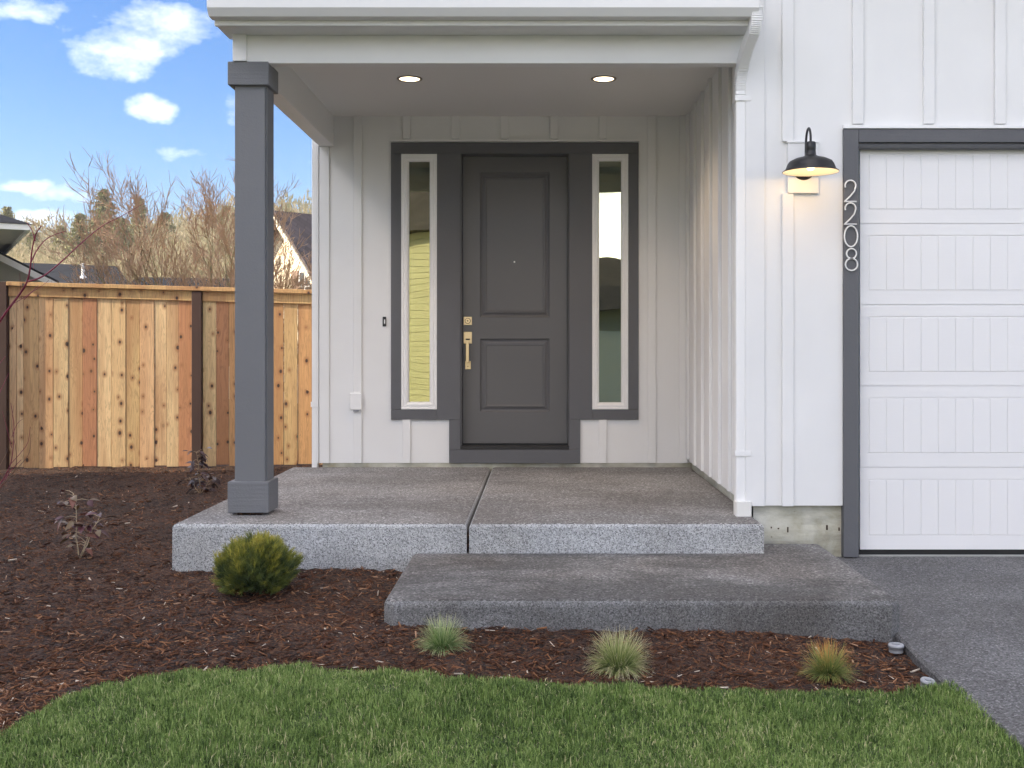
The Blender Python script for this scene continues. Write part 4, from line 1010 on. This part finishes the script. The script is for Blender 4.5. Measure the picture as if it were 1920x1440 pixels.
m_ = MB(); m_.add([a0+f0, a1+f0, a1+Vector((-3.4, 6, 0)), a0+Vector((-3.4, 6, 0)), a0+f0+Vector((0, 0, .05)), a1+f0+Vector((0, 0, .05)), a1+Vector((-3.4, 6, .05)), a0+Vector((-3.4, 6, .05))], [(0, 3, 2, 1), (4, 5, 6, 7), (0, 1, 5, 4), (1, 2, 6, 5)]); m_.build('roof', ROOFD, hB)
# dark hip roof with vent
Yh = 32.0
hC = thing('neighbour_house', (X(140, Yh), Yh+2, 0), 'house with a broad dark hip roof and white vent pipe behind the fence', 'house')
r0 = Vector(P(30, 492, Yh+4)); r1 = Vector(P(219, 499, Yh+4)); b1 = Vector(P(252, 545, Yh)); b0 = Vector((r0.x-2, Yh, b1.z))
m_ = MB(); m_.add([b0, b1, r1, r0, (b1.x-4.4, Yh+9, b1.z), (b0.x-4.4, Yh+9, b1.z)], [(0, 1, 2, 3), (1, 4, 2), (2, 4, 5, 3), (3, 5, 0)]); m_.build('roof', ROOFD, hC)
m_ = MB(); q_ = [(b0.x+.3, Yh+.4), (b1.x-.4, Yh+.4), (b1.x-4.6, Yh+8.6), (b0.x-4.0, Yh+8.6)]; m_.add([(a, b, -.2) for a, b in q_]+[(a, b, b1.z) for a, b in q_], [(0, 1, 5, 4), (1, 2, 6, 5), (2, 3, 7, 6), (3, 0, 4, 7)]); m_.build('wall', NGRAY, hC)
vp = Vector(P(156, 517, Yh+2.0)); m_ = MB(); m_.tube([vp-Vector((0, 0, .2)), vp+Vector((0, 0, .36))], .055, 10); m_.tube([vp+Vector((0, 0, .30)), vp+Vector((0, 0, .38))], .075, 10); m_.tube([vp-Vector((0, 0, .12)), vp+Vector((0, 0, .0))], [.16, .07], 10); m_.build('vent_pipe', NWHITE, hC)
# small dark roof with cream gable
Ys = 36.0
hD = thing('neighbour_house', (X(340, Ys), Ys+2, 0), 'low house with a long dark roof and tiny cream gable behind the bare tree', 'house')
p0 = Vector(P(257, 519.5, Ys+2)); p1 = Vector(P(470, 523, Ys+2)); hh = .9
m_ = MB(); m_.add([p0, p1, p1+Vector((.2, -2.4, -hh)), p0+Vector((.0, -2.4, -hh)), p1+Vector((.2, 2.4, -hh)), p0+Vector((0, 2.4, -hh))], [(0, 3, 2, 1), (0, 1, 4, 5)]); m_.build('roof', ROOFD, hD)
g0 = p0+Vector((.15, 0, -.12)); m_ = MB(); m_.add([g0, g0+Vector((-.0, -2.1, -hh)), g0+Vector((0, 2.1, -hh)), g0+Vector((0, -2.1, -3.3)), g0+Vector((0, 2.1, -3.3)), (p1.x, p1.y-2.1, g0.z-hh), (p1.x, p1.y-2.1, g0.z-3.3)], [(0, 1, 2), (1, 3, 4, 2), (1, 5, 6, 3)]); m_.build('wall', CREAM, hD)
# cream house, gable turned to the sun
Yc_ = 28.0; al = R(45); a_ = Vector((math.cos(al), math.sin(al), 0)); b_ = Vector((math.sin(al), -math.cos(al), 0)); pk = Vector(P(536, 404, Yc_)); wG = 3.4; pit = .98
hE = thing('neighbour_house', (pk.x+1.5, Yc_+2, 0), 'cream gabled house with brown shingle roof sunlit behind the fence', 'house')
c1 = pk+b_*wG-Vector((0, 0, wG*pit)); c2 = pk-b_*wG-Vector((0, 0, wG*pit)); Lh = 9
m_ = MB(); lo = Vector((0, 0, -1))*.12
gq = [pk+lo, c1+lo, Vector((c1.x, c1.y, -.2)), Vector((c2.x, c2.y, -.2)), c2+lo]
m_.add(gq+[q+a_*Lh for q in gq], [(0, 1, 2, 3, 4), (9, 8, 7, 6, 5), (1, 6, 7, 2), (4, 3, 8, 9)]); m_.build('wall', CREAM, hE)
ov = -a_*.35; e_ = .25
def slope_roof(sgn):
    m_ = MB(); q0 = pk+ov; q1 = pk+ov+b_*sgn*(wG+e_)-Vector((0, 0, (wG+e_)*pit)); th = Vector((0, 0, .10)); q = [q0, q1, q1+a_*(Lh+.7), q0+a_*(Lh+.7)]
    m_.add(q+[p+th for p in q], [(0, 1, 2, 3), (4, 7, 6, 5), (0, 4, 5, 1), (1, 5, 6, 2), (3, 2, 6, 7)]); m_.build('roof_slope', ROOFB, hE)
    m_ = MB(); o3 = -a_*.04; d3 = Vector((0, 0, -.16)); q = [q0+o3, q1+o3, q1+o3+d3, q0+o3+d3]; m_.add(q+[p-o3*.9 for p in q], [(0, 1, 2, 3), (7, 6, 5, 4), (0, 4, 5, 1), (3, 2, 6, 7), (0, 3, 7, 4), (1, 5, 6, 2)]); m_.build('rake_board', paint('cream_rake', (.74, .68, .52)), hE)
slope_roof(1); slope_roof(-1)
def on_gable(t, z, off): return pk+b_*t+Vector((0, 0, z-pk.z))-a_*off
def gbox(name, m, t0, t1, z0, z1, o0, o1):
    m_ = MB(); q = [on_gable(t, z, o) for o in (o1, o0) for (t, z) in ((t0, z0), (t1, z0), (t1, z1), (t0, z1))]
    m_.add(q, [(0, 1, 2, 3), (0, 4, 5, 1), (1, 5, 6, 2), (2, 6, 7, 3), (3, 7, 4, 0)]); return m_.build(name, m, win)
win = put('window', None, hE)
wz0, wz1 = 2.45, 3.18; wt0, wt1 = .70, 1.20
gbox('window_frame', NWHITE, wt0-.07, wt1+.07, wz0-.08, wz1+.08, 0, .03); gbox('glass_pane', PANE, wt0, wt1, wz0, wz1, .03, .04); gbox('muntin', NWHITE, (wt0+wt1)/2-.015, (wt0+wt1)/2+.015, wz0, wz1, .04, .055); gbox('muntin', NWHITE, wt0, wt1, (wz0+wz1)/2-.015, (wz0+wz1)/2+.015, .04, .055)
gbox('shutter', paint('brown_shutter', (.22, .13, .08)), wt0-.36, wt0-.08, wz0-.05, wz1+.05, 0, .05)

# added house out of frame at the left, shaped to shade the front yard
hShade = thing('neighbour_house', (-13, -1, -.1), 'tall white house added left of the yard, out of view, to shade it', 'house')
SX = -8.0; SY = 8.75
bx('wall', NWHITE, hShade, SX-4, SX, -3, SY, -.5, 6.5)
m_ = MB(); m_.add([(SX-4.2, -3.3, 6.4), (SX+.15, -3.3, 6.4), (SX+.15, SY, 6.4), (SX-4.2, SY, 6.4), (SX-2, -3.3, 8.5), (SX-2, SY, 8.5)], [(0, 1, 4), (1, 2, 5, 4), (3, 5, 2), (0, 4, 5, 3), (0, 3, 2, 1)]); m_.build('roof', ROOFD, hShade)
for k in range(3):
    f_ = bx('window', NWHITE, hShade, SX, SX+.04, -1.5+4*k, -.1+4*k, 1.0, 2.5); bx('glass_pane', PANE, f_, SX+.04, SX+.05, -1.43+4*k, -.17+4*k, 1.07, 2.43)
# houses across the street (seen only as reflections)
hY = thing('neighbour_house', (-5.0, -17, -.4), 'yellow sided house across the street, seen only reflected in the left sidelight', 'house')
m_ = MB()
for k in range(26): m_.box(-9.5, -1.15, -15.0-.02, -14.9+.0, -.4+.2*k, -.4+.2*k+.19)
m_.box(-9.5, -1.15, -17, -15.02, -.4, 4.8); o = m_.build('wall', YELL, hY)
m_ = MB(); m_.add([(-10, -14.4, 4.8), (-.9, -14.4, 4.8), (-.9, -16, 6.4), (-10, -16, 6.4), (-.9, -17.5, 4.8), (-10, -17.5, 4.8)], [(0, 1, 2, 3), (3, 2, 4, 5), (0, 5, 4, 1), (1, 4, 2), (0, 3, 5)]); m_.build('roof', ROOFB, hY)
for ch in hY.children:
    ch.data = ch.data.copy()
    for v_ in ch.data.vertices:
        q = v_.co-Vector((-3.4, -15, 0)); ca, sa = math.cos(R(38)), math.sin(R(38)); v_.co = Vector((q.x*ca-q.y*sa-3.4, q.x*sa+q.y*ca-15, q.z))
hZ = thing('neighbour_house', (4.5, -20, -.4), 'low gray house across the street, seen only reflected in the right sidelight', 'house')
bx('wall', NGRAY, hZ, 0.6, 10, -24, -16, -.4, 2.6)
m_ = MB(); m_.add([(0.2, -15.5, 2.5), (10.4, -15.5, 2.5), (10.4, -20, 4.4), (0.2, -20, 4.4), (10.4, -24.5, 2.5), (.2, -24.5, 2.5)], [(0, 1, 2, 3), (3, 2, 4, 5), (0, 5, 4, 1), (1, 4, 2), (0, 3, 5)]); m_.build('roof', ROOFB, hZ)
bx('garage_door', NWHITE, hZ, 1.4, 4.2, -16.0, -15.95, -.4, 1.9)

# ------------------------------------------------------------ hill, brush, trees
HX = np.array([-400, -200, 20, 60, 150, 230, 300, 430, 520, 600, 900, 1500.]); HY = np.array([520, 480, 462, 460, 474, 462, 448, 425, 428, 432, 440, 460.])
Yr = 115.0
def hill_z(x, y):
    px = VX+F*x/y; top = HC+(VY-np.interp(px, HX, HY))/F*Yr
    t = np.clip((y-44)/(Yr-44), 0, 1.0); t2 = np.where(y > Yr, 1-(y-Yr)/160, t**1.15)
    return -.06+(top-.5)*t2+.35*np.sin(x*.21)*t
nx, ny = 90, 60; gx = np.linspace(-110, 60, nx); gyy = np.linspace(44, 260, ny); XX, YY = np.meshgrid(gx, gyy); xs = XX.ravel(); ys = YY.ravel()
idx = np.arange(nx*ny).reshape(ny, nx); Q = np.stack([idx[:-1, :-1].ravel(), idx[:-1, 1:].ravel(), idx[1:, 1:].ravel(), idx[1:, :-1].ravel()], 1)
put('hillside', np_mesh('hillside', np.stack([xs, ys, hill_z(xs, ys)], 1), Q, HILLM, smooth=True), kind='structure')
g = np.random.default_rng(77)
def brush(nc, seed, ymin, ymax, hmin, hmax, per, pxr, tsh=0):
    g = np.random.default_rng(seed); y = g.uniform(ymin, ymax, nc); px = g.uniform(*pxr, nc); x = (px-VX)*y/F; z = hill_z(x, y)
    hh = g.uniform(hmin, hmax, nc); rr_ = hh*g.uniform(.35, .6, nc); n = nc*per
    ci = np.repeat(np.arange(nc), per); a = g.uniform(0, 6.283, n); f = g.random(n); rad = rr_[ci]*np.sqrt(g.random(n))*np.sin(np.pi*np.clip(f*.8+.18, 0, 1))
    c = np.stack([x[ci]+rad*np.cos(a), y[ci]+rad*np.sin(a), z[ci]+hh[ci]*f*.95], 1)
    Lb = hh[ci]*g.uniform(.06, .17, n); lean = g.normal(0, .8, n); d = np.stack([np.sin(lean)*np.cos(a), np.sin(lean)*np.sin(a)*.4, np.cos(lean)], 1)
    wv = np.stack([np.ones(n), np.zeros(n), g.normal(0, .3, n)], 1)*(Lb*g.uniform(.08, .30, n))[:, None]
    V = np.stack([c-wv*.5, c+wv*.5, c+d*Lb[:, None]], 1).reshape(-1, 3); Fv = np.arange(n*3).reshape(n, 3)
    ct = g.uniform(.15, .75, nc)+tsh+.12*np.sin(x*.13); tone = np.clip(ct[ci]+g.normal(0, .13, n), 0, 1)
    return V, Fv, np.repeat(tone, 3)
parts = [brush(1700, 41, 46, 112, 1.6, 3.6, 80, (-60, 640)), brush(420, 42, 95, 125, 2.5, 4.6, 60, (-60, 640), -.1)]
V = np.vstack([p[0] for p in parts]); off = 0; Fs = []
for p in parts: Fs.append(p[1]+off); off += len(p[0])
put('hillside_brush', np_mesh('hillside_brush', V, np.vstack(Fs), BRUSH, {'tone': np.concatenate([p[2] for p in parts])}), kind='stuff', label='tan and olive winter brush covering the hillside beyond the houses', cat='brush')

def conifer(px, pytop, Y, wpx, seed, label, tilt=0):
    g = np.random.default_rng(seed); x = X(px, Y); zt_ = Z(pytop, Y); z0 = float(hill_z(np.array([x]), np.array([Y]))[0]) if Y > 44 else 0
    H_ = zt_-z0; Rb = wpx/2*Y/F*1.5
    t = thing('conifer_tree', (x, Y, z0), label, 'tree', 'conifers on the hillside')
    MB().tube([(x, Y, z0-.3), (x, Y, z0+H_*.5), (x, Y, zt_-.2)], [H_*.022, H_*.013, .03], 7).build('trunk', CONB, t)
    vs = []; tn = []; nb = int(120+H_*9)
    for i in range(nb):
        f = .06+.94*((i+.5)/nb)**.9; a = i*2.39996+g.normal(0, .3); Lb = Rb*(1-f)**.82*g.uniform(.55, 1.12)+.12
        z = z0+H_*f; drp = g.uniform(-.30, -.05)+(.35*f); seg = max(5, int(Lb*9))
        ct = g.normal(0, .16)
        for k in range(seg*7):
            u_ = g.random()**.75; p = np.array([x+math.cos(a)*Lb*u_, Y+math.sin(a)*Lb*u_, z+drp*Lb*u_-.10*Lb*u_*u_])+g.normal(0, .10+.05*Lb*(1-u_), 3)*np.array([1, 1, .5])
            Ln = g.uniform(.10, .26); d_ = np.array([math.cos(a), math.sin(a), -.25])+g.normal(0, .6, 3); d_ /= np.linalg.norm(d_); w_ = np.cross(d_, g.normal(0, 1, 3)); w_ = w_/np.linalg.norm(w_)*Ln*.32
            vs += [p-w_, p+w_, p+d_*Ln]; tn += [min(1, max(0, .42+ct+.35*(u_-.5)+g.normal(0, .1)))]*3
    V = np.array(vs); put('crown', np_mesh('crown', V, np.arange(len(V)).reshape(-1, 3), CONIF, {'tone': tn}), t)
for (px, pt, Y, w_, sd_, lab) in ((195, 356, 92, 92, 1, 'tallest conifer on the hillside with a pointed crown'), (150, 402, 88, 60, 2, 'short conifer just left of the tallest one'), (228, 410, 90, 70, 3, 'broad conifer just right of the tallest one'),
                                 (114, 426, 96, 36, 4, 'narrow small conifer behind the dogwood stems'), (13, 389, 100, 34, 5, 'conifer tip above the far left roof'), (262, 372, 100, 48, 6, 'thin conifer behind the left edge of the bare tree'),
                                 (310, 400, 100, 60, 8, 'dark conifer behind the middle of the bare tree'), (64, 438, 100, 40, 9, 'low conifer between the white house and dogwood'), (428, 388, 104, 70, 10, 'conifer beside the gray column'),
                                 (548, 398, 104, 34, 7, 'slim conifer above the cream house roof')):
    conifer(px, pt, Y, w_, sd_, lab)

def bare_tree(px, Y, stems, seed, label, depth=6):
    g = random.Random(seed); x = X(px, Y); z0 = -.06
    t = thing('bare_tree', (x, Y, z0), label, 'tree', 'leafless trees behind the fence')
    big = MB(); tw = MB()
    def grow(p, d, L0, r0, lev):
        n = 4; pts = [p]; q = p.copy(); dd = d.copy()
        for i in range(n):
            dd = (dd+Vector((g.uniform(-1, 1), g.uniform(-1, 1), g.uniform(-.5, .9)))*.17+Vector((0, 0, .02))).normalized(); q = q+dd*L0/n; pts.append(q.copy())
        rs = [r0*(1-.45*i/n) for i in range(n+1)]
        (big if lev < 3 else tw).tube(pts, rs, 6 if lev < 2 else 3, cap=False)
        if lev >= depth: return
        k = 3 if lev < 2 else (5 if lev == 3 else 4)
        for j in range(k):
            i = g.choice([1, 2, 3, 4]) if j else 4; b = pts[i]; ang = g.uniform(.25, .75)*(.5 if j == 0 else 1); o1 = dd.orthogonal().normalized(); o2 = dd.cross(o1); ph = g.uniform(0, 6.283)
            nd = (dd*math.cos(ang)+(o1*math.cos(ph)+o2*math.sin(ph))*math.sin(ang)).normalized()
            grow(b, nd, L0*g.uniform(.55, .80)*(1 if lev < 2 else .9), max(.0055, rs[i]*g.uniform(.5, .72)), lev+1)
    for (ang, tilt, L0, r0) in stems: grow(Vector((x+g.uniform(-.1, .1), Y+g.uniform(-.1, .1), z0)), Vector((math.sin(tilt)*math.cos(ang), math.sin(tilt)*math.sin(ang), math.cos(tilt))), L0, r0, 0)
    big.build('trunk', BARK, t); tw.build('twigs', TWIG, t)
bare_tree(398, 22, [(3.3, .45, 2.1, .08), (2.9, .80, 2.1, .065), (3.6, .15, 1.95, .08), (.2, .30, 1.9, .075), (-.5, .5, 1.8, .065), (1.5, .35, 1.9, .065), (3.0, .62, 2.2, .07), (3.3, 1.0, 1.8, .05)], 3, 'leafless vase shaped tree spreading behind the fence left of the gray column', 5)
bare_tree(492, 21, [(3.1, .30, 1.5, .06), (.1, .45, 1.5, .06), (1.5, .2, 1.5, .06), (-1, .6, 1.4, .05)], 9, 'leafless tree behind the gray column with twigs showing on its right', 5)

# ------------------------------------------------------------ air
hz = Mat('morning_haze'); hz.t.nodes.remove(hz.b); pv = hz.n('ShaderNodeVolumePrincipled'); pv.inputs['Density'].default_value = 0.0006; pv.inputs['Color'].default_value = (.95, .95, .93, 1); pv.inputs['Anisotropy'].default_value = .2
hz.l(pv.outputs[0], hz.t.nodes['Material Output'].inputs['Volume'])
bx('haze', hz.m, None, -130, 130, -40, 270, -2, 24, kind='stuff', label='thin pale haze over the far trees and houses', cat='haze')
